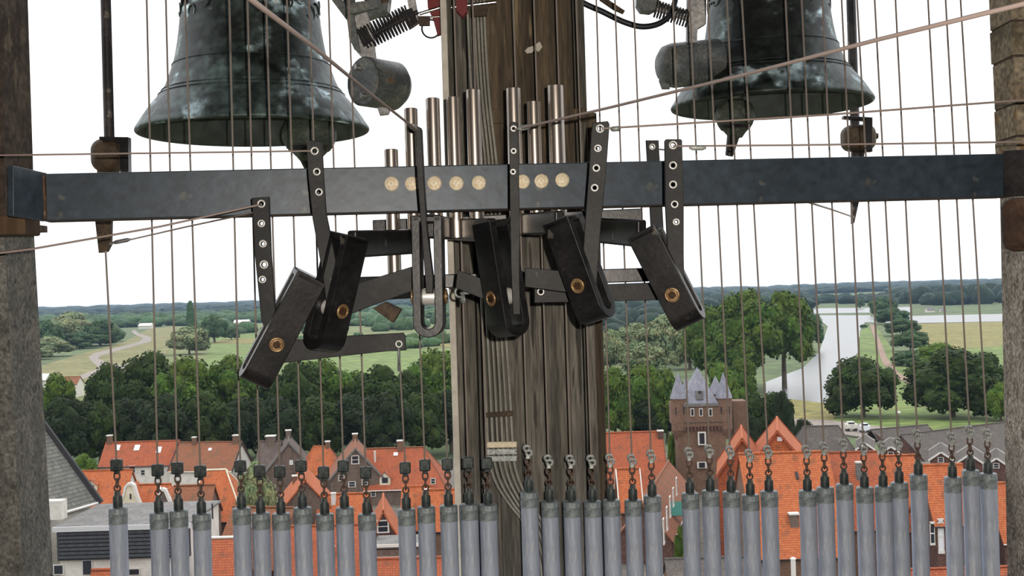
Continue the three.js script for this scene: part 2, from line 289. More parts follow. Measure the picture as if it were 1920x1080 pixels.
// ---------------- polished steel tubes standing behind the beam
{
  const tubes = [[733, 280, 516, 26, 734, 345], [770, 203, 432, 25, 772, 345], [811, 184, 440, 26, 814, 344], [849, 182, 446, 25, 855, 344], [887, 168, 440, 27, 897, 343], [962, 165, 440, 27, 979, 341], [1000, 190, 440, 25, 1014, 340], [1041, 160, 440, 30, 1053, 338]];
  tubes.forEach(([px, y0, y1, w, bx, by], i) => {
    const d = bd(px) + 0.1, r = w * d / F / 2, a = at(px, y0, d), lab = i < 5 ? `polished steel tube behind the beam, ${ORD[i]} of five between the bell and the cables` : ['polished steel tube behind the thin edge-on crank, beside the grey cables', 'shortest polished steel tube on the brown half of the post', 'tallest polished steel tube, nearest the bell with a round hammer'][i - 5];
    const yb = at(px, y1, d).y, c = V(a.x, yb, a.z), th = thing('steel_tube', lab, 'tube', c, 'polished steel tubes behind the beam');
    part(th, 'tube', lathe([[r * 0.82, a.y - yb - 0.03], [r * 0.82, a.y - yb], [r, a.y - yb - 0.002], [r, 0], [0.001, 0]], 28).translate(c.x, c.y, c.z), M.steel);
    part(th, 'inner_plug', new THREE.CylinderGeometry(r * 0.8, r * 0.8, 0.004, 20).translate(a.x, a.y - 0.012, a.z), M.darkMetal);
    const e = at(bx, by, bd(bx)), R = 14.5 * bd(bx) / F, q = new THREE.Quaternion().setFromUnitVectors(V(0, 1, 0), V(0, 0, 1));
    const bolt = part(th, 'bolt_head', lathe([[0.001, 0.009], [R * 0.8, 0.009], [R, 0.005], [R, 0], [0.001, 0]], 28).applyQuaternion(q).translate(e.x, e.y, e.z), M.brass);
    part(th, 'washer', ring(V(e.x, e.y, e.z + 0.009), V(0, 0, 1), R * 0.5, 0.0006, 24), M.brass, bolt);
  });
}

// ---------------- zinc tubes and their wires
const TUBES = [[221, 952, 198, 470], [298, 961, 275, 0], [335, 957, 311, 0], [378, 963, 347, 0], [453, 953, 430, 0], [489, 962, 464, 0], [527, 963, 499, 0], [567, 952, 538, 0], [609, 964, 580, 0], [646, 952, 616, 0], [688, 964, 654, 0], [762, 955, 748, 650], [799, 950, 784, 560], [841, 948, 828, 560], [880, 945, 851, 0], [915, 946, 886, 0], [992, 922, 962, 0], [1031, 940, 1001, 0], [1072, 940, 1043, 0], [1111, 940, 1080, 0], [1146, 938, 1118, 0], [1187, 938, 1153, 0], [1223, 930, 1188, 0], [1294, 925, 1262, 0], [1332, 920, 1293, 0], [1371, 922, 1327, 0], [1407, 928, 1363, 0], [1442, 921, 1391, 0], [1514, 920, 1473, 0], [1547, 914, 1503, 0], [1583, 908, 1542, 0], [1621, 914, 1578, 0], [1656, 912, 1607, 0], [1686, 905, 1640, 0], [1722, 890, 1679, 0], [1786, 895, 1740, 0], [1820, 882, 1773, 0], [1853, 888, 1801, 0]];
{
  const R = 0.0248, protos = {};
  const proto = (dark, len) => {
    const th = thing('zinc_tube', 'grey zinc tube', 'tube', V(0, 0, 0), 'zinc tubes along the foot of the opening');
    part(th, 'tube', lathe([[0.001, -len], [R, -len], [R, -0.045], [R * 0.985, -0.042], [R * 0.985, -0.002], [R * 0.93, 0], [0.001, 0]], 28), M.zinc);
    part(th, 'collar', lathe([[R, -0.044], [R * 1.03, -0.043], [R * 1.03, -0.003], [R * 0.96, 0.001], [0.002, 0.001]], 28), M.zincDark, th, 'darker collar at the top');
    const cp = part(th, 'coupling', lathe([[0.013, 0], [0.013, 0.03], [0.009, 0.034], [0.009, 0.044], [0.001, 0.046]], 16), M.darkMetal);
    part(th, 'hook_eye', ring(V(0, 0.054, 0), V(0, 0, 1), 0.0085, 0.0026, 14), M.linkRust, cp);
    for (const [y, z] of [[0.068, 1], [0.088, 0]]) {
      const g = new THREE.TorusGeometry(0.0078, 0.0026, 6, 14).scale(1, 1.5, 1); if (z) g.rotateY(Math.PI / 2);
      part(th, 'chain_link', g.translate(0, y, 0), M.linkRust);
    }
    if (dark) part(th, 'wire_clamp', [box(0, 0.118, 0, 0.031, 0.033, 0.022, 0.004), box(0, 0.099, 0, 0.014, 0.012, 0.012, 0.002)], M.darkMetal);
    else part(th, 'wire_clamp', [ring(V(-0.003, 0.124, 0), V(0, 0, 1), 0.0075, 0.0045, 14), ring(V(0.003, 0.111, 0), V(0, 0, 1), 0.0075, 0.0045, 14), box(0, 0.1, 0, 0.012, 0.012, 0.01, 0.002)], M.paleMetal, th, 'pale clamp');
    return th;
  };
  const n = TUBES.length;
  TUBES.forEach(([px, py, wx, wy], i) => {
    const d = rd(px), p = at(px, py, d), dark = i < 16, key = dark ? 'a' : 'b';
    let th = protos[key]; if (!th) th = protos[key] = proto(dark, 1.25); else { const c = th.clone(); c.name = numbered('zinc_tube'); c.userData = { ...th.userData }; scene.add(c); th = c; }
    th.position.copy(p);
    const k = n - 1 - i, where = i < 19 ? `${ORD[i]} from the smooth plastered pillar` : `${ORD[k]} from the stone-block pillar`;
    th.userData.label = `weathered grey zinc tube hanging in the long row, ${where}`;
    const top = at(wx, wy, d), foot = V(p.x, p.y + 0.135, p.z);
    if (wy === 0) { const q = top.clone().sub(foot); top.copy(foot.clone().addScaledVector(q, (CEIL - foot.y) / q.y)); }
    single('pull_wire', rod(foot, top, 0.0027, 0.0027, 6), M.wire, `thin brown upright wire above the zinc tube, ${where}`, 'wire', 'upright wires of the zinc tubes');
  });
}

// ---------------- bells
const BELLP = [[0.001, 1.64], [0.3, 1.635], [0.46, 1.58], [0.52, 1.48], [0.54, 1.36], [0.565, 1.2], [0.59, 1.05], [0.615, 0.84], [0.65, 0.64], [0.70, 0.48], [0.745, 0.37], [0.80, 0.29], [0.875, 0.2], [0.925, 0.13], [0.97, 0.06], [1.0, 0.012], [0.995, -0.012], [0.975, -0.02], [0.95, -0.006], [0.9, 0.06], [0.84, 0.16], [0.77, 0.25], [0.7, 0.34], [0.645, 0.47], [0.6, 0.63], [0.565, 0.84], [0.54, 1.05], [0.52, 1.2], [0.49, 1.36], [0.44, 1.5], [0.001, 1.54]];
function bell(label, cpx, cpy, d, Rm) {
  const c = at(cpx, cpy, d), th = thing('bronze_bell', label, 'bell', c);
  const P = (list) => lathe(new THREE.SplineCurve(list.map(([x, y]) => new THREE.Vector2(x * Rm, y * Rm))).getPoints(120).map((p) => [Math.max(p.x, 0.0005), p.y]), 96).translate(c.x, c.y, c.z);
  part(th, 'bell_body', P(BELLP.slice(0, 18)), M.bell);
  part(th, 'inner_wall', P(BELLP.slice(17)), M.bellInside);
  for (const [y, r] of [[0.30, 0.797], [0.335, 0.77], [0.56, 0.675], [1.28, 0.557], [1.4, 0.539]]) part(th, 'moulding', new THREE.TorusGeometry(r * Rm, 0.0018, 8, 96).rotateX(Math.PI / 2).translate(c.x, c.y + y * Rm, c.z), M.bell);
  // raised ornament below the shoulder
  seed(77); const fr = [];
  for (let k = 0; k < 26; k++) { const a = k / 26 * Math.PI * 2, h = 1.02 + 0.06 * Math.sin(k * 2.1), r = 0.594 * Rm; fr.push(new THREE.TorusGeometry(0.018 + 0.008 * rnd(), 0.005, 6, 10, Math.PI * 1.4).rotateZ(rr(0, 6)).translate(0, 0, r).rotateY(a).translate(c.x, c.y + h * Rm, c.z)); }
  part(th, 'ornament_frieze', fr, M.bell);
  part(th, 'crown', [new THREE.CylinderGeometry(0.2 * Rm, 0.28 * Rm, 0.12 * Rm, 24).translate(c.x, c.y + 1.69 * Rm, c.z), box(c.x, c.y + 1.86 * Rm, c.z, 0.3 * Rm, 0.28 * Rm, 0.12 * Rm, 0.02)], M.bell);
  const yt = c.y + 2.0 * Rm;
  part(th, 'hanger', rod(V(c.x, yt - 0.02, c.z), V(c.x, CEIL, c.z), 0.03), M.black);
  return c;
}
const BD = 4.2, bellL = bell('larger green-brown bronze bell hanging beside the drum-shaped hammer with two bolts', 476, 246, BD, 215 / F * BD);
const bellR = bell('smaller dark bronze bell hanging in front of the rod near the stone-block pillar', 1446, 197, BD, 187 / F * BD);
function clapper(label, px, y0, y1, rpx, d, tip, bell) {
  const s = d / F, c = at(px, (y0 + y1) / 2, d), th = thing('bell_clapper', label, 'clapper', c), h = (y1 - y0) * s, r = rpx * s, top = at(px, y0, d);
  part(th, 'ball', lathe([[0.001, 0.36 * h], [r * 0.45, 0.36 * h], [r * 0.85, 0.26 * h], [r, 0.08 * h], [r, -0.06 * h], [r * 0.86, -0.22 * h], [r * 0.5, -0.4 * h], [r * 0.34, -0.5 * h], [0.001, -0.5 * h]].reverse(), 32).translate(c.x, c.y, c.z), M.clapper);
  part(th, 'shank', rod(V(c.x, c.y + 0.3 * h, c.z), V(bell.x, bell.y + 0.5, bell.z), 0.016), M.clapper);
  part(th, 'tail', rod(at(px - 2, y1 - 8, d), at(tip[0], tip[1], d), r * 0.34, r * 0.2), M.darkIron);
  part(th, 'band', new THREE.CylinderGeometry(r * 0.86, r * 0.72, 0.014, 24).translate(c.x, c.y - 0.27 * h, c.z), M.darkIron);
}
clapper('round green-grey clapper hanging out of the larger bell', 580, 203, 303, 51, 4.05, [582, 318], bellL);
clapper('round green-grey clapper hanging out of the smaller bell', 1378, 176, 258, 37, 4.05, [1367, 292], bellR);

// ---------------- rods with wooden knobs (clappers of bells higher up)
{
  const d = 3.72, th = thing('hanging_rod', 'dark rod with a rough brown knob hanging behind the beam beside the larger bell', 'rod', at(207, 290, d));
  part(th, 'rod', rod(at(205, 262, d), at(202, 0, d).add(V(0, (CEIL - at(202, 0, d).y), 0)), 0.0155, 0.0155, 14), M.darkIron);
  const k = at(205, 292, d), kn = part(th, 'knob', new RoundedBoxGeometry(0.1, 0.1, 0.1, 5, 0.036).translate(k.x, k.y, k.z), M.knob);
  part(th, 'clip', plate([[186, 256], [240, 257], [241, 322], [224, 322], [224, 270], [208, 264], [186, 262]], d - 0.062, 0.03), M.black, kn);
  part(th, 'tail', plate([[182, 318], [212, 318], [208, 412], [207, 458], [200, 472], [185, 474], [178, 412]], d - 0.01, 0.02), M.knob);
}
{
  const d = 4.5, th = thing('hanging_rod', 'dark rod with a brown knob hanging behind the smaller bell', 'rod', at(1608, 250, d));
  part(th, 'rod', rod(at(1603, 240, d), at(1595, 0, d).add(V(0, CEIL - at(1595, 0, d).y, 0)), 0.017, 0.017, 14), M.darkIron);
  const k = at(1609, 259, d), kn = part(th, 'knob', [new RoundedBoxGeometry(0.12, 0.095, 0.1, 5, 0.034).translate(k.x, k.y, k.z), rod(at(1636, 255, d), at(1646, 255, d), 0.016, 0.01)], M.knob);
  part(th, 'clip', plate([[1582, 217], [1636, 220], [1636, 284], [1624, 284], [1622, 226], [1582, 222]], d - 0.06, 0.03), M.black, kn);
  part(th, 'tail', plate([[1598, 280], [1622, 280], [1612, 372], [1602, 418], [1598, 420], [1597, 372]], d - 0.01, 0.02), M.darkIron);
}

// ---------------- hammers with springs
function spring(a, b, R, turns, wire) { // a coil from a to b
  const z = b.clone().sub(a), L = z.length(); z.normalize(); const x = V(0, 0, 1).cross(z).normalize(), y = z.clone().cross(x), pts = [];
  for (let i = 0; i <= turns * 14; i++) { const t = i / (turns * 14), w = i / 14 * Math.PI * 2; pts.push(a.clone().addScaledVector(z, t * L).addScaledVector(x, R * Math.cos(w)).addScaledVector(y, R * Math.sin(w))); }
  return new THREE.TubeGeometry(new THREE.CatmullRomCurve3(pts), turns * 28, wire, 5, false);
}
{
  const d = 3.95, s = d / F, th = thing('bell_hammer', 'grey drum-shaped hammer with two bolts hanging beside the larger bell', 'hammer', at(710, 155, d));
  const axis = V(0.7, -0.03, -0.71).normalize(), f = at(678, 152, d - 0.03), r = 46 * s;
  const head = part(th, 'hammer_head', lathe([[0.001, 0], [r - 0.006, 0], [r, 0.006], [r, 0.135], [r - 0.02, 0.16], [0.001, 0.165]], 40).applyQuaternion(new THREE.Quaternion().setFromUnitVectors(V(0, 1, 0), axis)).translate(f.x, f.y, f.z), M.hammer);
  for (const [x, y] of [[673, 127], [684, 180]]) { const c = onPlane(x, y, f, axis); part(th, 'bolt', rod(c, c.clone().addScaledVector(axis, -0.016), 0.011, 0.009, 6), M.chrome, head); }
  part(th, 'tab', plate([[706, 198], [732, 204], [728, 214], [712, 216]], d + 0.01, 0.02), M.grey);
  part(th, 'arm', plate([[650, 34], [688, 22], [700, 70], [705, 112], [684, 112], [668, 96], [655, 72]], d - 0.01, 0.03), M.grey);
  part(th, 'arm_plate', plate([[652, 30], [664, 28], [676, 100], [664, 92], [654, 70]], d - 0.022, 0.012), M.hammer);
  part(th, 'bracket', [plate([[620, -30], [664, 30], [655, 44], [616, -8]], d + 0.03, 0.02), plate([[648, 6], [712, -2], [710, 16], [650, 28]], d + 0.02, 0.06), plate([[686, 14], [728, 4], [726, 20], [690, 34]], d + 0.03, 0.05)], M.hammer);
  part(th, 'block', plate([[680, -10], [730, -10], [726, 22], [690, 26]], d + 0.08, 0.08), M.knob);
  part(th, 'spring', spring(at(680, 74, d), at(768, 30, d), 21 * s, 15, 0.0035), M.darkIron);
  part(th, 'spring_cap', plate([[668, 58], [686, 48], [698, 76], [682, 88]], d - 0.02, 0.04), M.black);
  part(th, 'spring_cap', plate([[752, 22], [772, 14], [784, 40], [766, 52]], d - 0.02, 0.04), M.black);
  part(th, 'spring_rod', rod(at(684, 72, d), at(784, 22, d), 0.008), M.darkIron);
  part(th, 'stay', plate([[758, -30], [774, -30], [786, 40], [772, 46]], d, 0.02), M.grey);
  part(th, 'mount', rod(at(655, 8, d + 0.05), at(655, 8, d + 0.05).setY(CEIL), 0.02), M.hammer);
}
{
  const d = 3.9, s = d / F, th = thing('wire_clip', 'dark red clip with a loop of wire beside the top of the pale batten', 'clip', at(815, 30, d));
  part(th, 'clip', plate([[800, -20], [826, -20], [828, 40], [830, 62], [820, 66], [812, 36], [802, 14]], d, 0.025), M.red);
  part(th, 'loop', ring(at(808, 54, d + 0.005), V(0.1, 0, 1).normalize(), 17 * s, 0.003, 24), M.darkIron);
  part(th, 'pin', [rod(at(786, 26, d), at(846, 8, d), 0.006), rod(at(786, 34, d), at(840, 30, d), 0.004)], M.chrome);
  part(th, 'cross_strap', [plate([[783, 30], [806, 30], [806, 48], [786, 48]], d - 0.004, 0.01)], M.linkRust);
  const t2 = thing('wire_clip', 'dark red clip at the top of the wooden post above the grey cables', 'clip', at(866, 14, PD - 0.05));
  part(t2, 'clip', plate([[852, -30], [876, -30], [876, 22], [868, 32], [856, 20]], PD - 0.08, 0.03), M.red);
  part(t2, 'pin', rod(at(846, 14, PD - 0.06), at(930, 4, PD - 0.06), 0.006), M.chrome);
  const t3 = thing('cable_clamp', 'brown saddle gathering the tops of the grey cables on the wooden post', 'clamp', at(896, 14, 3.73));
  part(t3, 'saddle', plate([[874, 6], [918, 2], [912, 30], [880, 32]], 3.728, 0.012), M.knob);
}
{
  const d = 4.0, s = d / F, th = thing('bell_hammer', 'grey round-ended hammer behind the wires beside the smaller bell', 'hammer', at(1290, 125, d));
  const a = at(1236, 126, d), b = at(1345, 114, d + 0.06), r = 42 * s, L = b.clone().sub(a).length();
  part(th, 'hammer_head', lathe([[0.001, 0], [r * 0.6, 0.004], [r * 0.9, 0.022], [r, 0.05], [r, L], [0.001, L]].reverse(), 40).applyQuaternion(new THREE.Quaternion().setFromUnitVectors(V(0, 1, 0), b.clone().sub(a).normalize())).translate(a.x, a.y, a.z), M.hammer);
  part(th, 'tab', plate([[1236, 150], [1256, 158], [1256, 166], [1242, 166]], d - 0.02, 0.02), M.hammer);
  part(th, 'arm', plate([[1290, -40], [1325, -40], [1324, 44], [1308, 54], [1307, 80], [1288, 80]], d - 0.02, 0.03), M.grey);
  part(th, 'spring', spring(at(1228, 16, d), at(1292, 36, d), 15 * s, 12, 0.0034), M.darkIron);
  part(th, 'spring_rod', rod(at(1224, 14, d), at(1296, 38, d), 0.008), M.grey);
  part(th, 'bracket', [plate([[1194, -30], [1238, -30], [1236, 14], [1220, 22], [1202, 20], [1194, 8]], d - 0.01, 0.05)], M.hammer);
  part(th, 'mount', rod(at(1306, -30, d), at(1306, -30, d).setY(CEIL), 0.02), M.hammer);
  single('black_cable', pipe([at(1010, -60, 3.9), at(1088, 2, 3.9), at(1130, 22, 3.9), at(1172, 42, 3.9), at(1205, 50, 3.9), at(1236, 44, 3.9), at(1256, 28, 3.9), at(1266, 0, 3.9), at(1270, -60, 3.9)], 0.0095, 60, 10), M.blackCable, 'thick black cable drooping beside the round-ended hammer', 'cable');
  single('yellow_strap', plate([[1128, -10], [1142, 0], [1172, 20], [1168, 26], [1150, 18], [1124, 0]], 3.92, 0.01), M.knob, 'short dull yellow strap above the drooping black cable', 'strap');
}

// ---------------- crank brackets: a flat bar bent into a narrow U, holding a hub and a crank
function bracket(label, [px, py], d, lean, yaw, up, down, arms, bolts) {
  const s = d / F, R = Math.PI / 180, W = 58 * s, o = 57 * s, t = 16 * s, c = at(px, py, d), th = thing('crank_bracket', label, 'bracket', c);
  const toW = (v) => v.clone().transformDirection(CM);
  const u = V(Math.sin(lean * R), Math.cos(lean * R), 0), side = V(Math.cos(lean * R), -Math.sin(lean * R), 0);
  const pin = V(0, 0, Math.cos(yaw * R)).addScaledVector(side, Math.sin(yaw * R)), wd = pin.clone().cross(u);
  const U = toW(u), PIN = toW(pin), WD = toW(wd), m = basis(PIN, U, WD, c);
  const ro = o / 2, ri = o / 2 - t, yb = -down * s + ro, yt = up * s, sh = new THREE.Shape();
  sh.moveTo(-ro, yt); sh.lineTo(-ro, yb); sh.absarc(0, yb, ro, Math.PI, 2 * Math.PI, false); sh.lineTo(ro, yt); sh.lineTo(ri, yt); sh.lineTo(ri, yb); sh.absarc(0, yb, ri, 0, -Math.PI, true); sh.lineTo(-ri, yt); sh.closePath();
  part(th, 'strap', new THREE.ExtrudeGeometry(sh, { depth: W - 0.004, bevelEnabled: true, bevelSize: 0.002, bevelThickness: 0.002, bevelOffset: -0.002, bevelSegments: 2, curveSegments: 14 }).translate(0, 0, -W / 2 + 0.002).applyMatrix4(m), M.black);
  // the closed top of the strap, folded over
  part(th, 'strap_top', box(0, yt - 0.008, 0, o, 0.02, W, 0.006).applyMatrix4(m), M.black);
  for (const e of [-1, 1]) {
    const q = c.clone().addScaledVector(PIN, e * (ro + 0.001));
    const bolt = part(th, 'bolt', rod(q, q.clone().addScaledVector(PIN, e * 0.007), 0.0105, 0.0098, 6), M.bronze);
    part(th, 'washer', [ring(q.clone().addScaledVector(PIN, e * 0.003), PIN, 0.0158, 0.0028, 24), rod(q, q.clone().addScaledVector(PIN, e * 0.002), 0.016, 0.016, 20)], M.gilt, bolt);
  }
  for (const [a, da, b, db, hpx] of arms) part(th, 'mounting_arm', bar(at(...a, da), at(...b, db), 0.026, hpx * d / F, V(0, 1, 0), 0.006), M.black);
  return { c, PIN, U, WD, ri };
}
function crank(label, br, d, strap, holes, arm, thick = 0.008) {
  const th = thing('bell_crank', label, 'crank', br.c);
  const up = part(th, 'upright', plate(strap, d - thick / 2, thick, holes.map(([x, y, r = 4.6]) => [x, y, r])), M.iron);
  for (const [x, y, r = 4.6] of holes) part(th, 'glint_ring', ring(at(x, y, d - thick / 2 - 0.001), V(0, 0, 1).transformDirection(CM), (r + 1.2) * d / F, 0.0023, 18), M.bright, up);  // bright ring stands in for the flash glint on the hole rim
  part(th, 'hub', lathe([[0.006, -br.ri], [0.019, -br.ri], [0.0205, -br.ri + 0.002], [0.0205, br.ri - 0.002], [0.019, br.ri], [0.006, br.ri]], 28).applyMatrix4(basis(br.WD, br.PIN, br.U, br.c)), M.bright);
  if (arm) {
    const [pts, da, ah] = arm, am = part(th, 'arm', plate(pts, da, 0.012, ah ? [[ah[0], ah[1], 4.4]] : []), M.iron);
    if (ah) part(th, 'glint_ring', ring(at(ah[0], ah[1], da - 0.001), V(0, 0, 1).transformDirection(CM), 5.6 * da / F, 0.002, 16), M.bright, am);
  }
  return th;
}
{
  const d = 2.98;
  const b1 = bracket('black U-shaped crank bracket lowest of the six, reaching down in front of the fields', [515, 640], d, 28, 20, 140, 88, [[[572, 546], d + 0.02, [770, 538], 3.46, 50]]);
  const b2 = bracket('black U-shaped crank bracket with shining hub directly above the lowest crank arm', [621, 578], d, 13, 52, 140, 82, [[[660, 458], d + 0.01, [800, 452], 3.46, 52]]);
  const b3 = bracket('black U-shaped crank bracket seen edge-on, hanging straight beside the pale batten', [805, 556], d, -1, 88, 150, 76, [[[806, 424], d, [850, 430], 3.46, 46]]);
  const b4 = bracket('black U-shaped crank bracket hanging in front of the grey cables', [946, 556], d, -9, -54, 142, 76, [[[922, 432], d + 0.01, [850, 430], 3.46, 46]]);
  const b5 = bracket('black U-shaped crank bracket with bronze bolt in front of the post edge', [1098, 530], d, -20, -34, 128, 76, [[[1050, 416], d + 0.02, [960, 422], 3.46, 44]]);
  const b6 = bracket('black U-shaped crank bracket with bronze bolt nearest the gatehouse and river', [1266, 548], d, -27, -20, 130, 68, [[[1204, 438], d + 0.02, [1080, 428], 3.46, 52]]);
  crank('black crank with broad holed strap, its arm ending above the tree tops', b1, d, [[472, 371], [505, 369], [509, 480], [516, 575], [524, 640], [506, 642], [490, 600], [478, 480]], [[490, 382, 5], [490, 419], [493, 457], [495, 496, 5.5], [492, 524]], [[[520, 640], [640, 630], [756, 624], [760, 630], [760, 655], [640, 668], [520, 682]], d + 0.05, [748, 645]]);
  crank('black crank whose holed strap stands in front of the larger bell clapper', b2, d - 0.01, [[575, 268], [582, 263], [604, 266], [607, 330], [612, 400], [628, 480], [640, 560], [634, 590], [614, 590], [606, 520], [586, 410], [578, 330]], [[590, 283, 5], [594, 322], [598, 360]], [[[612, 548], [700, 522], [772, 500], [776, 545], [700, 572], [630, 600]], d + 0.06]);
  const s3 = crank('black crank seen edge-on at the end of the thick slanting wire', b3, d - 0.02, [[779, 242], [784, 237], [790, 240], [794, 330], [801, 430], [812, 520], [812, 550], [799, 550], [791, 440], [782, 330]], [], null, 0.044);
  crank('narrow black crank standing between the two groups of steel tubes', b4, d - 0.02, [[955, 232], [962, 228], [971, 230], [973, 330], [975, 430], [974, 520], [976, 590], [962, 590], [958, 500], [956, 380]], [[963, 241, 3.4], [963, 283, 3], [962, 322, 3]], [[[858, 506], [908, 524], [950, 540], [950, 580], [914, 564], [854, 540]], d + 0.06], 0.02);
  crank('black holed crank leaning beside the edge of the wooden post', b5, d - 0.01, [[1111, 230], [1140, 227], [1143, 233], [1136, 330], [1126, 430], [1118, 545], [1090, 545], [1096, 430], [1104, 330], [1109, 250]], [[1125, 241, 5.5], [1121, 278], [1118, 315], [1115, 352]], [[[984, 502], [1060, 508], [1090, 512], [1090, 552], [1060, 548], [984, 538]], d + 0.07]);
  crank('upright dark crank with five holes nearest the smaller bell', b6, d, [[1246, 264], [1249, 261], [1277, 261], [1279, 264], [1282, 380], [1282, 480], [1284, 560], [1254, 560], [1252, 480], [1247, 380]], [[1262, 272, 5.5], [1262, 310, 5], [1262, 346, 5], [1265, 383], [1268, 416, 4]], [[[1002, 536], [1100, 534], [1266, 528], [1268, 562], [1100, 566], [1002, 568]], d + 0.16, [1014, 547]]);
  const t7 = thing('bell_crank', 'short dark crank half hidden behind the beam next to the holed upright crank', 'crank', at(1228, 360, 3.33));
  part(t7, 'upright', plate([[1211, 263], [1235, 263], [1240, 350], [1246, 462], [1222, 455], [1216, 350]], 3.33, 0.01, [[1223, 275, 4]]), M.iron);
  part(t7, 'glint_ring', ring(at(1223, 275, 3.328), V(0, 0, 1), 0.007, 0.002, 14), M.bright, t7.children[0]);  // added bright ring, again the flash glint of a hole
  part(t7, 'pin', rod(at(1238, 280, 3.32), at(1252, 281, 3.0), 0.003), M.chrome);
  single('wooden_wedge', plate([[699, 578], [722, 566], [752, 580], [736, 605]], d + 0.2, 0.05), M.knob, 'small brown wooden wedge below the crank arms beside the pale batten', 'wedge');
  // hooks between arm and wire
  const hk = thing('wire_hook', 'small pale hook below the end of the lowest crank arm', 'hook', at(748, 690, 3.1));
  part(hk, 'hook', [ring(at(748, 662, d + 0.05), V(1, 0, 0), 0.012, 0.003, 16), rod(at(748, 672, d + 0.06), at(748, 694, d + 0.1), 0.004)], M.paleMetal);
  const hk2 = thing('wire_hook', 'small rusty chain hook beside the pale batten below the steel tubes', 'hook', at(864, 552, 3.1));
  part(hk2, 'hook', [ring(at(862, 548, 3.06), V(0.4, 0, 1).normalize(), 0.012, 0.003, 16), ring(at(868, 560, 3.06), V(1, 0, 0.2).normalize(), 0.01, 0.003, 16), ring(at(872, 550, 3.06), V(0, 1, 0), 0.01, 0.003, 16)], M.paleMetal);

  // ---------------- pulling wires
  const pull = (label, pts, r0, tb) => {
    const P = pts.map((p) => at(...p)), th = thing('slanting_wire', label, 'wire', P[0].clone());
    part(th, 'wire', P.slice(1).map((p, i) => rod(P[i], p, r0, r0, 7)), M.cableWire);
    if (tb) { const a = at(...tb[0]), b = at(...tb[1]); part(th, 'turnbuckle', [rod(a, b, 0.0065, 0.0065, 10), rod(a.clone().lerp(b, -0.3), a, 0.003, 0.0062, 10), rod(b, b.clone().lerp(a, -0.3), 0.0062, 0.003, 10)], tb[2] || M.paleMetal); }
    return th;
  };
  pull('thin brown wire slanting down from the lowest crank across the plastered pillar', [[486, 384, d - 0.01], [300, 425, 2.92], [60, 467, 2.86], [-60, 482, 2.82]], 0.0026);
  pull('thin wire from the lowest crank to the tail of the hanging rod', [[478, 398, d + 0.01], [350, 425, 3.3], [206, 458, 3.7]], 0.0024, [[218, 454, 3.67], [238, 450, 3.62], M.darkIron]);
  pull('thin reddish wire level across the brown knob to the plastered pillar', [[582, 283, d - 0.02], [300, 287, 2.95], [-60, 292, 2.9]], 0.0022);
  pull('thick grey wire slanting up in front of the larger bell', [[783, 245, d - 0.03], [690, 172, 2.35], [590, 90, 1.62], [440, -24, 1.08]], 0.0030, [[772, 236, d - 0.08], [778, 241, d - 0.05]]);
  pull('long grey wire slanting up in front of the smaller bell to the stone-block pillar', [[966, 243, d - 0.03], [1150, 200, 2.5], [1400, 139, 1.98], [1640, 76, 1.6], [1990, -10, 1.25]], 0.0030, [[976, 241, d - 0.06], [990, 238, d - 0.07]]);
  pull('thin grey wire rising gently across the foot of the smaller bell', [[1128, 241, d - 0.02], [1555, 215, 2.95], [1980, 183, 2.9]], 0.0026, [[1148, 242, d - 0.02], [1160, 241, d - 0.02]]);
  pull('thin wire running level from the five-holed crank past the brown knob', [[1262, 274, d - 0.01], [1500, 272, 2.97], [1980, 265, 2.92]], 0.0024, [[1298, 277, d - 0.01], [1318, 277, d - 0.01]]);
  pull('short thin wire below the beam leading to the tail of the rod', [[1508, 377, 3.36], [1560, 393, 3.9], [1600, 407, 4.48]], 0.003);
}

// ================================================================ the land
const grassTex = (a, b, c, s, m = 160) => worn({ size: 512, m, a, b, c, spots: 0.62, soft: 0.15, px: 5, py: 9, grain: 0.35, s, rough: 1 });
const G = {
  base: grassTex([67, 81, 44], [83, 95, 55], [77, 84, 53], 201, 240),
  meadow: grassTex([90, 97, 51], [101, 105, 58], [83, 90, 48], 203),
  field: grassTex([86, 103, 45], [94, 110, 51], [99, 105, 55], 205),
  dry: grassTex([101, 98, 55], [112, 106, 64], [86, 93, 48], 207, 120),
  yellow: grassTex([108, 102, 51], [118, 109, 59], [101, 100, 49], 209, 100),
  road: worn({ m: 12, a: [120, 111, 102], b: [131, 122, 111], s: 211, rough: 0.95 }),
  path: worn({ m: 12, a: [122, 100, 83], b: [133, 111, 93], s: 213, rough: 0.95 }),
  paving: worn({ m: 8, a: [83, 76, 68], b: [99, 92, 81], c: [74, 69, 59], s: 215, rough: 0.95 }),
  water: phys({ color: new THREE.Color(0.15, 0.15, 0.145), roughness: 0.34, metalness: 0, ior: 1.5, bumpMap: tex(128, 24, (u, v) => fbm(u, v, 8, 8, 5, 4), false), bumpScale: 0.02 }),
};
function patch(name, pts, y, mat, world = false) { // a flat piece of land from an outline, its top at height y
  const P = pts.map(([a, b]) => world ? V(a, y, b) : onGround(a, b, y)), sh = new THREE.Shape(P.map((p) => new THREE.Vector2(p.x, -p.z)));
  return struct(name, new THREE.ExtrudeGeometry(sh, { depth: 0.3, bevelEnabled: false }).rotateX(-Math.PI / 2).translate(0, y - 0.3, 0), mat);
}
struct('ground', box(0, -0.5, -4200, 14000, 1, 9000), G.base);
patch('field', [[72, 700], [240, 640], [320, 612], [470, 608], [860, 604], [860, 730], [60, 760]], 0.12, G.meadow);
patch('field', [[396, 614], [478, 608], [480, 640], [400, 640]], 0.2, G.field);
patch('field', [[396, 645], [860, 656], [860, 720], [380, 690]], 0.2, G.field);
patch('field', [[560, 630], [860, 626], [860, 650], [396, 643], [420, 636]], 0.24, G.yellow);
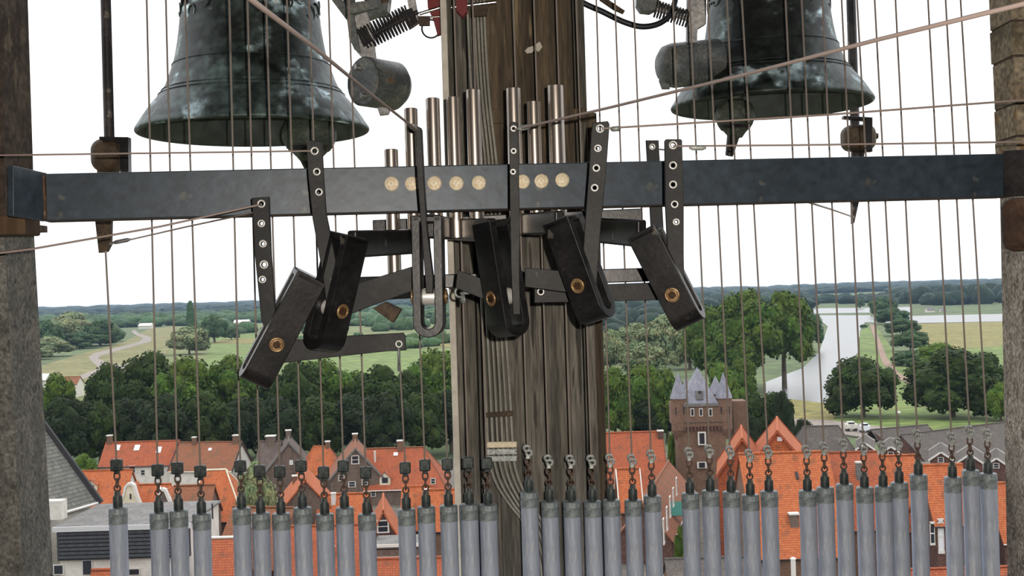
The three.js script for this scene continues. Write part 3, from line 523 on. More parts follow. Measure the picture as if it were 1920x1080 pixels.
patch('field', [[70, 688], [150, 664], [230, 642], [280, 616], [330, 612], [326, 640], [300, 680], [190, 712], [70, 716]], 0.3, G.dry);
patch('road', [[126, 712], [186, 690], [170, 676], [166, 669], [176, 662], [230, 649], [262, 640], [268, 634], [250, 626], [246, 620], [254, 619], [262, 626], [284, 632], [283, 640], [240, 652], [188, 667], [184, 672], [206, 681], [240, 686], [240, 690], [200, 694], [140, 716]], 0.4, G.road);
patch('field', [[1120, 600], [1300, 590], [1300, 660], [1120, 700]], 0.2, G.meadow);
patch('river', [[1436, 738], [1436, 716], [1505, 690], [1536, 660], [1552, 612], [1538, 600], [1530, 591], [1632, 591], [1632, 594], [1900, 588], [1900, 602], [1700, 606], [1622, 604], [1614, 618], [1610, 640], [1608, 662], [1576, 694], [1548, 756], [1480, 748]], 0.2, G.water);
patch('river', [[1524, 578], [1634, 577], [1634, 586], [1526, 588]], 0.2, G.water);
patch('river', [[1676, 576], [1710, 575], [1710, 585], [1676, 586]], 0.2, G.water);
patch('field', [[1700, 608], [1900, 602], [1900, 655], [1740, 660], [1712, 640]], 0.2, G.yellow);
patch('field', [[1612, 620], [1640, 608], [1700, 690], [1760, 730], [1900, 735], [1900, 820], [1560, 800], [1550, 760], [1580, 694], [1612, 660]], 0.24, G.field);
patch('field', [[1800, 652], [1900, 648], [1900, 745], [1850, 735], [1780, 690]], 0.3, G.field);
patch('path', [[1630, 608], [1638, 608], [1651, 640], [1664, 672], [1684, 698], [1712, 712], [1710, 722], [1674, 706], [1654, 680], [1643, 645]], 0.4, G.path);
patch('path', [[1846, 745], [1900, 752], [1900, 760], [1846, 752]], 0.4, G.road);
patch('beach', [[1440, 752], [1480, 748], [1548, 756], [1570, 775], [1560, 792], [1470, 782]], 0.34, G.yellow);
patch('road', [[1460, 783], [1560, 788], [1700, 806], [1900, 812], [1900, 832], [1640, 822], [1540, 808], [1460, 792]], 0.42, G.road);
patch('pavement', [[-130, -60], [130, -60], [140, -232], [60, -262], [-60, -262], [-140, -232]], 0.1, G.paving, true);
patch('street', [[1238, 1090], [1290, 1090], [1290, 930], [1262, 930]], 0.2, G.path);

// ---------------------------------------------------------------- trees
function lumpy(R, detail, amp, s, sq = 1) {
  const g = mergeVertices(new THREE.IcosahedronGeometry(1, detail).deleteAttribute('uv').deleteAttribute('normal')), p = g.attributes.position;
  for (let i = 0; i < p.count; i++) { const v = V(p.getX(i), p.getY(i), p.getZ(i)), k = 1 + amp * (vnoise(v.x * 2.2 + 9, v.y * 2.2 + v.z * 1.7 + 9, 64, 64, s) + 0.6 * vnoise(v.z * 5 + 20, v.y * 5 - v.x * 4 + 30, 64, 64, s + 3) - 0.8); v.multiplyScalar(R * k); p.setXYZ(i, v.x, v.y * sq, v.z); }
  g.computeVertexNormals(); return g;
}
const leafMat = (r, g, b, s) => phys({ map: tex(128, 1, (u, v) => { const n = 0.62 + 0.76 * fbm(u, v, 9, 9, s, 4), y = 0.9 + 0.3 * fbm(u, v, 5, 5, s + 5, 2); return [r * n * y, g * n, b * n]; }), roughness: 0.9, transmission: 0.16, thickness: 0, specularIntensity: 0.25 });
const L = { dark: leafMat(46, 62, 24, 301), mid: leafMat(66, 88, 32, 303), fresh: leafMat(76, 98, 36, 305), grey: leafMat(104, 120, 84, 307), deep: leafMat(34, 46, 22, 309), far: leafMat(62, 86, 52, 311), wood: leafMat(36, 52, 40, 317), bark: worn({ m: 2, a: [66, 56, 44], b: [88, 78, 64], s: 313, rough: 0.95 }) };  // deep: leaf green darkened to hold the shadow low in the tree rows
// crowns one metre wide and one metre high, standing on y = 0
function crownProto(s, kind) {
  seed(s); const pos = [], nor = [], uv = [], blobs = [], n = kind === 'poplar' ? 5 : 11;
  for (let i = 0; i < n; i++) {
    if (kind === 'poplar') blobs.push([rr(-0.06, 0.06), 0.2 + 0.62 * i / (n - 1), rr(-0.06, 0.06), 0.34 - 0.2 * Math.abs(i / (n - 1) - 0.3), 0.19]);
    else { const a = i / n * 6.283 * 2.4 + rr(0, 0.6), h = 0.24 + 0.56 * i / n, r = 0.32 * Math.sqrt(Math.max(0.05, 1 - ((h - 0.34) / 0.62) ** 2)); blobs.push([r * Math.cos(a), h, r * Math.sin(a), rr(0.15, 0.21), rr(0.14, 0.2)]); }
  }
  if (kind !== 'poplar') blobs.push([0, 0.5, 0, 0.34, 0.36], [0, 0.8, 0, 0.2, 0.17]);
  const push = (p, nn) => { pos.push(p.x, p.y, p.z); nor.push(nn.x, nn.y, nn.z); uv.push(p.x * 1.7 + p.z, p.y * 1.7 + p.z * 0.6); };
  for (const [k, b] of blobs.entries()) { // the leafy mass behind the outermost sprays
    const g = lumpy(1, 3, 0.5, s + k).toNonIndexed(), q = g.attributes.position, m = g.attributes.normal;
    for (let i = 0; i < q.count; i++) push(V(b[0] + q.getX(i) * b[3] * 0.84, b[1] + q.getY(i) * b[4] * 0.84, b[2] + q.getZ(i) * b[3] * 0.84), V(m.getX(i), m.getY(i), m.getZ(i)));
  }
  const leaves = kind === 'poplar' ? 1400 : 3400;
  for (let i = 0; i < leaves; i++) {
    const b = blobs[Math.floor(rnd() * blobs.length)], th = rr(0, 6.283), cz = rr(-1, 1), sn = Math.sqrt(1 - cz * cz), o = V(sn * Math.cos(th), cz, sn * Math.sin(th)), k = rr(0.82, 1.14);
    const c = V(b[0] + o.x * b[3] * k, b[1] + o.y * b[4] * k, b[2] + o.z * b[3] * k); if (c.y < 0.04) continue;
    const nn = o.clone().add(V(rr(-0.8, 0.8), rr(-0.2, 1.1), rr(-0.8, 0.8))).normalize(), e1 = V(rr(-1, 1), kind === 'willow' ? -1.6 : rr(-1, 1), rr(-1, 1)).cross(nn).normalize(), e2 = nn.clone().cross(e1), L1 = rr(0.016, 0.032), L2 = L1 * (kind === 'willow' ? 1.9 : 1.1);
    const A = c.clone().addScaledVector(e1, -L1), B = c.clone().addScaledVector(e2, -L2).addScaledVector(nn, -0.3 * L1), C = c.clone().addScaledVector(e1, L1), D = c.clone().addScaledVector(e2, L2).addScaledVector(nn, -0.3 * L1);
    for (const p of [A, B, C, A, C, D]) push(p, nn);
  }
  const g = new THREE.BufferGeometry(); g.setAttribute('position', new THREE.Float32BufferAttribute(pos, 3)); g.setAttribute('normal', new THREE.Float32BufferAttribute(nor, 3)); g.setAttribute('uv', new THREE.Float32BufferAttribute(uv, 2)); return g;
}
const CROWN = { round: [crownProto(11, 'round'), crownProto(12, 'round'), crownProto(13, 'round'), crownProto(14, 'round')], willow: [crownProto(15, 'willow'), crownProto(16, 'willow')], poplar: [crownProto(17, 'poplar')] };
const TRUNK = merge([new THREE.CylinderGeometry(0.022, 0.04, 0.5, 9).translate(0, 0.25, 0), rod(V(0, 0.3, 0), V(0.14, 0.52, 0.05), 0.016, 0.008, 6), rod(V(0, 0.34, 0), V(-0.12, 0.56, -0.06), 0.016, 0.008, 6)]);
let treeNo = 0;
function tree(label, px, top, w, D, mat, kind = 'round', lift = 0.1, group) { // crown top at a pixel row, w pixels wide, D metres away
  const h = EYE - (top - hz(px)) * D / F, wm = w * D / F, base = at(px, 560, D), protos = CROWN[kind], o = thing('tree', label, 'tree', V(base.x, 0, base.z), group);
  const c = new THREE.Mesh(protos[treeNo % protos.length], mat); c.name = 'crown'; c.castShadow = c.receiveShadow = true;
  c.scale.set(wm, h * (1 - lift) / 0.97, wm * (0.85 + 0.3 * ((treeNo * 7) % 5) / 5)); c.position.y = h * lift; c.rotation.y = treeNo * 2.4; o.add(c);
  const t = new THREE.Mesh(TRUNK, L.bark); t.name = 'trunk'; t.castShadow = t.receiveShadow = true; t.scale.set(Math.min(wm, h), h * 1.1, Math.min(wm, h)); o.add(t);
  treeNo++; return o;
}
const RAMP = 'trees on the rampart behind the red roofs';
{
  // the dark row behind the roofs, from the plastered pillar to the post: crowns of the far row, then the near row
  const far = [[100, 698, 90], [196, 680, 96], [284, 658, 116], [342, 668, 130], [432, 664, 110], [500, 690, 90], [548, 676, 110], [604, 672, 116], [664, 694, 84], [708, 684, 120], [760, 694, 90], [806, 654, 120], [848, 664, 100], [252, 712, 90]];
  const Lf = ['beside the plastered pillar', 'dark and rounded, in front of the bending road', 'in front of the bend of the road', 'tall, below the slender poplar', 'behind the lowest crank', 'just below the lowest crank bracket', 'beneath the lowest crank arm', 'below the middle of the lowest crank arm', 'below the end of the lowest crank arm', 'beneath the hook of the lowest crank', 'between the lowest crank and the post', 'tallest beside the wooden post', 'touching the edge of the wooden post', 'smaller, between two broad ones near the road'];
  far.forEach(([x, y, w], i) => tree('dark leafy tree on the rampart, ' + Lf[i], x, y, w, 292 + (i % 3) * 9, [L.mid, L.dark, L.dark, L.mid][i % 4], 'round', 0.12, RAMP));
  const near = [[110, 744, 120], [180, 752, 100], [236, 744, 110], [306, 738, 120], [378, 734, 116], [446, 744, 110], [520, 744, 110], [584, 742, 110], [650, 738, 110], [716, 734, 116], [780, 734, 110], [838, 730, 100]];
  const Ln = ['above the slate roof', 'above the white skylight roof end', 'above the brick chimney', 'above the three skylights', 'above the dark verge of the row houses', 'above the last chimney of the row', 'above the brown roofs', 'above the small orange gable', 'above the tall brown house', 'above the hipped orange roof', 'above the chimney of the hipped roof', 'beside the foot of the wooden post'];
  near.forEach(([x, y, w], i) => tree('deep green tree of the near rampart row, ' + Ln[i], x, y, w, 262 + (i % 3) * 5, [L.deep, L.dark, L.deep][i % 3], 'round', 0.06, RAMP));
  const right = [[1146, 688, 84, 'beside the wooden post'], [1196, 682, 96, 'between the post and the gatehouse'], [1244, 690, 84, 'beside the spires of the gatehouse'], [1160, 742, 90, 'low, above the large plain red roof'], [1222, 746, 96, 'low, against the gatehouse wall']];
  right.forEach(([x, y, w, l], i) => tree('dark rampart tree ' + l, x, y, w, 280 + (i % 2) * 14, i < 3 ? L.mid : L.deep, 'round', 0.08, RAMP));
  // beyond
  tree('slender dark poplar rising above the fields', 357, 566, 30, 1150, L.far, 'poplar', 0.02);
  tree('pale grey-green tree below the slender poplar', 352, 612, 78, 800, L.grey, 'willow', 0.03);
  tree('grey-green field tree beside the slender poplar', 400, 590, 60, 1000, L.far, 'round', 0.03);
  tree('small dark field tree at the edge of the bright field', 432, 612, 36, 1050, L.far, 'round', 0.03);
  const copse = [[130, 584, 96, 1000, 'tallest, domed, in the copse'], [84, 600, 70, 940, 'nearest the pillar in the copse'], [186, 598, 70, 1000, 'at the field side of the copse'], [92, 630, 90, 830, 'broad and low in the copse by the pillar'], [146, 622, 84, 960, 'broad in the middle of the copse'], [200, 614, 56, 1100, 'small at the road side of the copse'], [66, 652, 66, 790, 'lowest, at the foot of the copse'], [184, 628, 52, 1020, 'low by the dike road in the copse']];
  copse.forEach(([x, y, w, D, l], i) => tree('green tree ' + l + ' beyond the dike', x, y, w, D, i % 3 ? L.far : L.grey, 'round', 0.02, 'trees of the copse beyond the dike'));
  for (const [x, y, w, D, l] of [[1140, 618, 70, 520, 'beside the wooden post'], [1192, 606, 90, 560, 'under the arm of the end crank'], [1244, 590, 100, 560, 'under the end crank bracket'], [1290, 604, 90, 520, 'behind the spires'], [1206, 642, 90, 470, 'low, above the rampart trees']]) tree('pale willow ' + l, x, y, w, D, L.grey, 'willow', 0.03, 'pale willows behind the rampart');
  tree('big riverside tree, broad and dark, behind the gatehouse', 1330, 572, 120, 420, L.mid, 'round', 0.16);
  tree('big riverside tree, the tallest, crown over a bare trunk', 1404, 543, 130, 400, L.mid, 'round', 0.22);
  tree('big riverside tree, tall, nearest the river bend', 1466, 545, 130, 410, L.mid, 'round', 0.2);
  tree('smaller riverside tree on the bank at the bend', 1512, 574, 64, 620, L.far, 'round', 0.05);
  tree('riverside tree low over the boat moorings', 1372, 610, 110, 400, L.mid, 'round', 0.12);
  tree('fresh green bush in front of the big riverside trees', 1384, 670, 80, 330, L.mid, 'round', 0.02);
  tree('lime green bush beside the gatehouse turret', 1352, 682, 60, 318, L.fresh, 'round', 0.02);
  tree('clipped dark hedge tree beside the gatehouse', 1400, 737, 90, 262, L.dark, 'round', 0.0);
  tree('clipped dark hedge tree beside the sandy beach', 1442, 734, 84, 266, L.dark, 'round', 0.0);
  tree('narrow dark hedge tree at the corner of the beach', 1462, 732, 44, 258, L.deep, 'round', 0.0);
  tree('dark bush at the foot of the gatehouse', 1392, 776, 70, 240, L.deep, 'round', 0.0);
  tree('round dark tree standing before the white river', 1612, 668, 142, 318, L.dark, 'round', 0.0);
  tree('largest dark tree nearest the stone-block pillar', 1780, 650, 186, 312, L.dark, 'round', 0.0);
  tree('dark tree leaning on the stone-block pillar', 1842, 660, 84, 352, L.dark, 'round', 0.05);
  tree('olive green tree behind the largest dark tree', 1762, 642, 84, 420, L.fresh, 'round', 0.04);
  for (const [x, y, w, D, l] of [[1654, 556, 58, 1150, 'farthest along the river path'], [1672, 576, 66, 960, 'second farthest along the river path'], [1690, 596, 76, 760, 'halfway along the river path'], [1704, 620, 76, 600, 'round, beside the bend of the river path'], [1700, 660, 66, 500, 'small, at the near bend of the river path'], [1740, 646, 96, 470, 'broad, between the river path and the yellow field'], [1618, 608, 16, 900, 'tiny, on the river bank'], [1612, 560, 22, 1500, 'tiny, on the dam across the river']]) tree('green tree ' + l, x, y, w, D, L.far, 'round', 0.03, 'trees along the river path');
  tree('bright green bush against the stone-block pillar', 1870, 716, 60, 300, L.fresh, 'round', 0.0);
  tree('grey twiggy tree among the red roofs', 470, 864, 84, 160, L.grey, 'round', 0.12);
  tree('small green tree beside the slate roof', 150, 850, 54, 232, L.fresh, 'round', 0.02);
  tree('green street bush below the tall street house', 1262, 985, 26, 150, L.mid, 'round', 0.0);
  tree('green tree beside the gatehouse and the dark chimney', 1254, 812, 28, 214, L.fresh, 'round', 0.0);
  tree('bushy dark tree beside the dark-roofed house', 1496, 784, 50, 246, L.deep, 'round', 0.0);
}
// distant woods: nobody could count these crowns
function woods(name, label, list, mat, s) {
  seed(s); const g = prep(lumpy(1, 2, 0.55, s, 1)), pts = [];
  for (const [x0, x1, D0, D1, h0, h1, n, w] of list) for (let i = 0; i < n; i++) { const px = rr(x0, x1), D = rr(D0, D1), p = at(px, 560, D), h = rr(h0, h1); pts.push([p.x, p.z, h, rr(0.7, 1.3) * w]); }
  const im = new THREE.InstancedMesh(g, mat, pts.length), m = new THREE.Matrix4(), c = new THREE.Color();
  pts.forEach(([x, z, h, w], i) => { m.makeRotationY(rr(0, 6)).scale(V(w, h * 0.6, w)).setPosition(x, h * 0.4, z); im.setMatrixAt(i, m); const k = rr(0.7, 1.15); im.setColorAt(i, c.setRGB(k * rr(0.9, 1.1), k, k * rr(0.85, 1.05))); });
  im.name = name; im.castShadow = im.receiveShadow = true; im.userData.kind = 'stuff'; scene.add(im); return tag(im, label, 'woods');
}
woods('distant_woods', 'hazy blue-green woods along the horizon over the fields and river', [[-700, 2650, 5200, 7000, 12, 20, 700, 60], [-700, 1100, 3600, 5200, 10, 18, 280, 36], [-700, 1100, 2500, 3600, 8, 15, 220, 22], [1100, 2650, 3200, 5000, 12, 19, 420, 44], [1660, 2050, 1500, 1900, 14, 24, 60, 16], [1500, 1700, 1750, 2200, 8, 14, 50, 14], [1100, 1500, 1500, 2600, 10, 18, 90, 20], [1120, 1300, 900, 1400, 8, 14, 34, 12]], L.wood, 501);
woods('field_woods', 'green hedgerows and woods between the far fields', [[-600, 340, 1600, 2500, 8, 16, 300, 18], [340, 1120, 1650, 2500, 7, 14, 190, 17], [40, 195, 1080, 1600, 9, 18, 90, 14], [370, 470, 1150, 1500, 8, 14, 20, 11], [480, 860, 1150, 1500, 8, 13, 36, 10], [560, 860, 760, 860, 6, 11, 20, 7]], L.far, 503);

// ================================================================ the town
const tile = (a, b, c, s, row = 1.2) => { // pantiles, 4 x 4 on 1.2 m
  const h = (u, v) => { const x = u * 4, y = v * 4, row = y - Math.floor(y); return 0.55 * Math.abs(Math.sin(x * Math.PI)) + 0.45 * (1 - row); };
  const map = tex(256, row * 4, (u, v) => { const i = Math.floor(u * 16), j = Math.floor(v * 16), k = hash(i, j, s), base = mixc(a, b, k), m = sstep(0.56, 0.74, fbm(u, v, 5, 5, s + 3)); const q = mixc(base, c, m * 0.7), y = v * 16, e = 0.9 + 0.16 * h(u * 4, v * 4) - 0.3 * sstep(0.72, 1, y - Math.floor(y)); return [q[0] * e, q[1] * e, q[2] * e]; });
  return std({ map, bumpMap: tex(128, row, h, false), bumpScale: 0.05, roughness: 0.9 });
};
const B = {
  orange: tile([154, 77, 39], [168, 93, 49], [118, 71, 43], 401), red: tile([138, 67, 38], [152, 79, 44], [110, 69, 46], 403), dull: tile([118, 71, 44], [132, 82, 55], [98, 75, 54], 405),
  brown: tile([78, 66, 59], [90, 76, 69], [100, 86, 75], 407), slate: tile([84, 84, 78], [104, 102, 94], [120, 116, 104], 409, 1.9), grey: tile([72, 66, 60], [88, 80, 73], [98, 88, 78], 411), spire: worn({ m: 2, a: [104, 104, 114], b: [124, 124, 132], s: 413, rough: 0.6 }),
  brick: worn({ m: 2, a: [96, 72, 56], b: [112, 86, 68], c: [82, 64, 54], s: 415, rough: 0.95, grain: 0.4, px: 8, py: 12 }), darkBrick: worn({ m: 2, a: [76, 52, 44], b: [92, 64, 54], s: 417, rough: 0.95, grain: 0.4 }),
  brownWall: worn({ m: 2, a: [88, 74, 64], b: [102, 87, 76], s: 419, rough: 0.95 }), white: worn({ m: 3, a: [186, 182, 172], b: [200, 196, 186], s: 421, rough: 0.9, grain: 0.06 }), cream: worn({ m: 3, a: [190, 182, 156], b: [200, 192, 170], s: 423, rough: 0.9, grain: 0.06 }),
  frame: std({ color: new THREE.Color(0.55, 0.53, 0.48), roughness: 0.6 }), glass: std({ color: new THREE.Color(0.02, 0.024, 0.03), roughness: 0.15 }), sky: std({ color: new THREE.Color(0.6, 0.62, 0.64), roughness: 0.3 }),
  dark: std({ color: new THREE.Color(0.02, 0.018, 0.02), roughness: 0.8 }), felt: worn({ m: 4, a: [96, 94, 90], b: [108, 106, 102], s: 425, rough: 0.95 }), slat: worn({ m: 1, a: [50, 52, 56], b: [64, 66, 70], s: 427, rough: 0.8 }), awning: std({ color: new THREE.Color(0.02, 0.12, 0.09), roughness: 0.8 }),
};
// a house: ridge from A to B, slopes falling to either side, walls down to the ground
function house(label, o) {
  const A = at(...o.a), Bv = at(...o.b), y = (A.y + Bv.y) / 2; A.y = Bv.y = y;
  const dir = Bv.clone().sub(A).normalize(), perp = dir.clone().cross(V(0, 1, 0)).normalize(); if (perp.z < 0) perp.negate();
  if (Math.abs(perp.z) < 0.35 && perp.x * (o.face || 1) < 0) perp.negate();
  const hf = o.half, hb = o.halfBack ?? o.half, drop = o.drop, len = A.distanceTo(Bv), ov = 0.3, k = (hf + ov) / hf, kb = (hb + ov) / hb, ye = y - drop;
  const mid = A.clone().lerp(Bv, 0.5), th = thing(o.name || 'house', label, o.category || 'house', V(mid.x, 0, mid.z), o.group);
  const P = (along, across, yy) => A.clone().addScaledVector(dir, along).addScaledVector(perp, across).setY(yy);
  const hipA = o.hipA ?? 0, hipB = o.hipB ?? 0, e = 0.25, rm = o.roof || B.orange, T = 0.18;
  const x0 = -hipA - (hipA ? 0.3 : e), x1 = len + hipB + (hipB ? 0.3 : e), r0 = hipA ? 0 : -e, r1 = hipB ? len : len + e;
  part(th, 'roof', slab([P(x0, hf * k, y - drop * k), P(x1, hf * k, y - drop * k), P(r1, 0, y), P(r0, 0, y)], T), rm);
  part(th, 'roof', slab([P(x0, -hb * kb, y - drop * kb), P(x1, -hb * kb, y - drop * kb), P(r1, 0, y), P(r0, 0, y)], T), rm);
  if (hipA) part(th, 'roof', slab([P(x0, -hb * kb, y - drop * k), P(x0, hf * k, y - drop * k), P(0, 0, y), P(0, 0, y + 0.001)], T), rm);
  if (hipB) part(th, 'roof', slab([P(x1, -hb * kb, y - drop * k), P(x1, hf * k, y - drop * k), P(len, 0, y), P(len, 0, y + 0.001)], T), rm);
  const ridge = [rod(P(r0, 0, y + 0.02), P(r1, 0, y + 0.02), 0.16, 0.16, 8)];
  if (hipA) for (const s of [hf * k, -hb * kb]) ridge.push(rod(P(0, 0, y), P(x0, s, y - drop * k), 0.13, 0.13, 6));
  if (hipB) for (const s of [hf * k, -hb * kb]) ridge.push(rod(P(len, 0, y), P(x1, s, y - drop * k), 0.13, 0.13, 6));
  part(th, 'ridge_cap', ridge, o.cap || rm);
  const sh = new THREE.Shape([new THREE.Vector2(-hb, 0), new THREE.Vector2(hf, 0), new THREE.Vector2(hf, ye - T * 1.2), ...(hipA || hipB ? [] : [new THREE.Vector2(0, y - T * 1.4)]), new THREE.Vector2(-hb, ye - T * 1.2)]);
  const L0 = len + hipA + hipB, up = V(0, 1, 0), zax = perp.clone().cross(up);
  const org = zax.dot(dir) > 0 ? P(-hipA, 0, 0) : P(len + hipB, 0, 0);
  part(th, 'wall', new THREE.ExtrudeGeometry(sh, { depth: L0, bevelEnabled: false }).applyMatrix4(basis(perp, up, zax, org)), o.wall || B.brick);
  if (o.gutter !== 0) part(th, 'gutter', rod(P(x0, hf * k + 0.06, y - drop * k - 0.05), P(x1, hf * k + 0.06, y - drop * k - 0.05), 0.09, 0.09, 6), o.gutter || B.dark);
  if (o.verge) for (const [u, m] of [[r0, hipA], [r1, hipB]]) if (!m) for (const s of [hf * k, -hb * kb]) part(th, 'verge_board', bar(P(u, 0, y - 0.02), P(u, s, y - drop * k - 0.02), 0.14, 0.3, V(0, 1, 0)), o.verge);
  th.userData.frame = undefined; delete th.userData.frame;
  const H = { th, A, dir, perp, y, ye, len, P, slopeAt: (al, ac) => y - drop * Math.abs(ac) / (ac >= 0 ? hf : hb), n: (() => V(0, hf, 0).addScaledVector(perp, drop).normalize())() };
  for (const c of o.chimneys || []) { const [al, ac, hh = 1.2, w = 0.7, m = B.brick] = c, q = P(al, ac, 0), yb = H.slopeAt(al, ac); const ch = part(th, 'chimney', bar(V(q.x, yb - 0.8, q.z), V(q.x, yb + hh, q.z), w, w, dir), m); part(th, 'chimney_cap', bar(V(q.x, yb + hh, q.z), V(q.x, yb + hh + 0.18, q.z), w * 1.2, w * 1.2, dir), c[5] || B.frame, ch); }
  for (const [px, py, w, h, m] of o.skylights || []) { const c = onPlane(px, py, A, H.n), D = -c.z, u = dir.clone().multiplyScalar(w * D / F / 2), v = H.n.clone().cross(dir).normalize().multiplyScalar(h * D / F * 0.62), c2 = c.clone().addScaledVector(H.n, 0.14); part(th, 'skylight', slab([c2.clone().sub(u).sub(v), c2.clone().add(u).sub(v), c2.clone().add(u).add(v), c2.clone().sub(u).add(v)], 0.16), m || B.sky); }
  // windows on the front wall ('f') or on the gable wall at the near end ('g'): px, py, w, h
  for (const [side, px, py, w, h, m] of o.windows || []) {
    const n = side === 'g' ? dir.clone().multiplyScalar(dir.z > 0 ? 1 : -1) : perp, p0 = side === 'g' ? (dir.z > 0 ? P(len, 0, 0) : P(0, 0, 0)) : P(0, hf, 0), c = onPlane(px, py, p0, n), D = -c.z, ww = w * D / F / Math.max(0.3, Math.abs(n.z)), hh = h * D / F, X = V(0, 1, 0).cross(n).normalize();
    const mm = basis(X, V(0, 1, 0), n, c), f = part(th, 'window', [box(-ww / 2, 0, 0.04, ww * 0.14, hh, 0.12), box(ww / 2, 0, 0.04, ww * 0.14, hh, 0.12), box(0, hh / 2, 0.04, ww * 1.14, hh * 0.1, 0.12), box(0, -hh / 2, 0.05, ww * 1.2, hh * 0.1, 0.16), box(0, 0, 0.04, ww, hh * 0.06, 0.1)].map((g) => g.applyMatrix4(mm)), B.frame);
    part(th, 'pane', box(0, 0, 0.02, ww, hh, 0.04).applyMatrix4(mm), m || B.glass, f);
  }
  // gabled dormers on the front slope: px, py of the foot of the front, w, h
  for (const [px, py, w, h, wm, drm] of o.dormers || []) {
    const c = onPlane(px, py, A, H.n), D = -c.z, ww = w * D / F, hh = h * D / F, al = c.clone().sub(A).dot(dir), ac = c.clone().sub(A).dot(perp), rise = ww * 0.5, dep = hh / drop * hf + rise / drop * hf + 0.4, w2 = ww / 2;
    const s2 = new THREE.Shape([new THREE.Vector2(-w2, -0.5), new THREE.Vector2(w2, -0.5), new THREE.Vector2(w2, hh), new THREE.Vector2(0, hh + rise), new THREE.Vector2(-w2, hh)]), X = V(0, 1, 0).cross(perp).normalize(), org2 = P(al, ac - dep + 0.1, c.y);
    const d0 = part(th, 'dormer', new THREE.ExtrudeGeometry(s2, { depth: dep, bevelEnabled: false }).applyMatrix4(basis(X, V(0, 1, 0), perp, org2)), wm || B.cream);
    const pt = (x, yy, z) => org2.clone().addScaledVector(X, x).addScaledVector(perp, z).setY(c.y + yy);
    for (const s of [-1, 1]) part(th, 'dormer_roof', slab([pt(s * (w2 + 0.15), hh - 0.12, 0), pt(s * (w2 + 0.15), hh - 0.12, dep + 0.2), pt(0, hh + rise + 0.05, dep + 0.2), pt(0, hh + rise + 0.05, 0)], 0.1), drm || rm, d0);
    const fc = pt(0, hh * 0.55, dep + 0.02); part(th, 'dormer_pane', box(0, 0, 0, ww * 0.55, hh * 0.7, 0.08).applyMatrix4(basis(X, V(0, 1, 0), perp, fc)), B.glass, d0);
  }
  return H;
}
const RH = 'red-roofed houses of the town';
// ---- below the left trees
house('long row house with three white skylights and a white gutter wall', { a: [200, 828, 240], b: [335, 828, 240], half: 4.6, drop: 3.9, roof: B.red, wall: B.white, chimneys: [[0.6, 0, 1.3, 0.9]], skylights: [[221, 840, 8, 11], [257, 840, 10, 11], [298, 844, 9, 12]], windows: [['f', 248, 880, 12, 14], ['f', 268, 886, 8, 10], ['f', 300, 884, 10, 12], ['f', 322, 884, 9, 12]] });
house('row house with a darker red roof next to the three-skylight house', { a: [338, 829, 238], b: [452, 829, 236], half: 5.2, drop: 4.6, roof: B.dull, wall: B.white, gutter: B.frame, chimneys: [[3, 0.3, 1.2, 0.7], [11.4, 0, 1.2, 1.0]], skylights: [[394, 843, 6, 5]], verge: B.dark });
house('orange-roofed house with a little pale dormer behind the slate roof', { a: [150, 882, 193], b: [246, 882, 193], half: 5.2, drop: 5.4, roof: B.orange, wall: B.white, dormers: [[172, 922, 18, 14, B.cream]] });
house('small orange-roofed house beside the scrolled cream gable', { a: [262, 910, 184], b: [318, 906, 184], half: 3.4, drop: 3.4, roof: B.orange, wall: B.cream, skylights: [[300, 916, 5, 5]] });
{ // scrolled gable
  const th = thing('gable_house', 'narrow house with a scrolled cream gable below the three-skylight house', 'house', V(at(244, 945, 178).x, 0, -178));
  part(th, 'gable', plate([[228, 1000], [228, 936], [231, 926], [233, 914], [238, 908], [245, 907], [251, 911], [254, 924], [258, 935], [262, 945], [262, 1000]], 178, 0.5), B.cream);
  part(th, 'coping', plate([[227, 937], [230, 925], [232, 913], [238, 906], [245, 905], [252, 909], [256, 923], [260, 935], [264, 945], [260, 946], [254, 934], [250, 920], [248, 912], [244, 910], [239, 911], [236, 916], [233, 928], [230, 938]], 177.85, 0.8), B.frame);
  part(th, 'slot_window', plate([[243, 926], [246, 926], [246, 936], [243, 936]], 177.9, 0.3), B.dark);
  const a = at(244, 914, 180), L0 = V(a.x, a.y, -178.4), L1 = V(a.x - 1, a.y, -187);
  for (const s of [-1, 1]) part(th, 'roof', slab([L0.clone().add(V(s * 2, -3.4, 0)), L1.clone().add(V(s * 2, -3.4, 0)), L1, L0], 0.15), B.orange);
  part(th, 'wall', box(a.x, (a.y - 3.3) / 2, -183, 3.2, a.y - 3.3, 8), B.cream);
}
{ const th = thing('gable_house', 'narrow house with a white-edged scrolled brown gable between zinc tubes', 'house', V(at(308, 945, 170).x, 0, -170));
  part(th, 'gable', plate([[292, 1000], [292, 944], [297, 926], [303, 918], [309, 919], [314, 932], [321, 944], [322, 1000]], 170, 0.5), B.brownWall);
  part(th, 'coping', plate([[290, 944], [296, 925], [303, 915], [310, 917], [316, 931], [324, 944], [324, 952], [318, 948], [312, 934], [307, 922], [303, 921], [299, 928], [294, 946]], 169.85, 0.8), B.frame);
  const a = at(305, 922, 172), L0 = V(a.x, a.y, -170.4), L1 = V(a.x, a.y, -180);
  for (const s of [-1, 1]) part(th, 'roof', slab([L0.clone().add(V(s * 2, -3, 0)), L1.clone().add(V(s * 2, -3, 0)), L1, L0], 0.15), B.orange);
  part(th, 'wall', box(a.x, (a.y - 3) / 2, -175, 3.2, a.y - 3, 9), B.brownWall); }
house('broad hipped orange roof with pale ridge tiles near the twiggy tree', { a: [388, 882, 184], b: [424, 880, 184], half: 6, drop: 6.4, hipA: 3.2, hipB: 3.6, roof: B.orange, wall: B.brownWall, cap: B.cream });
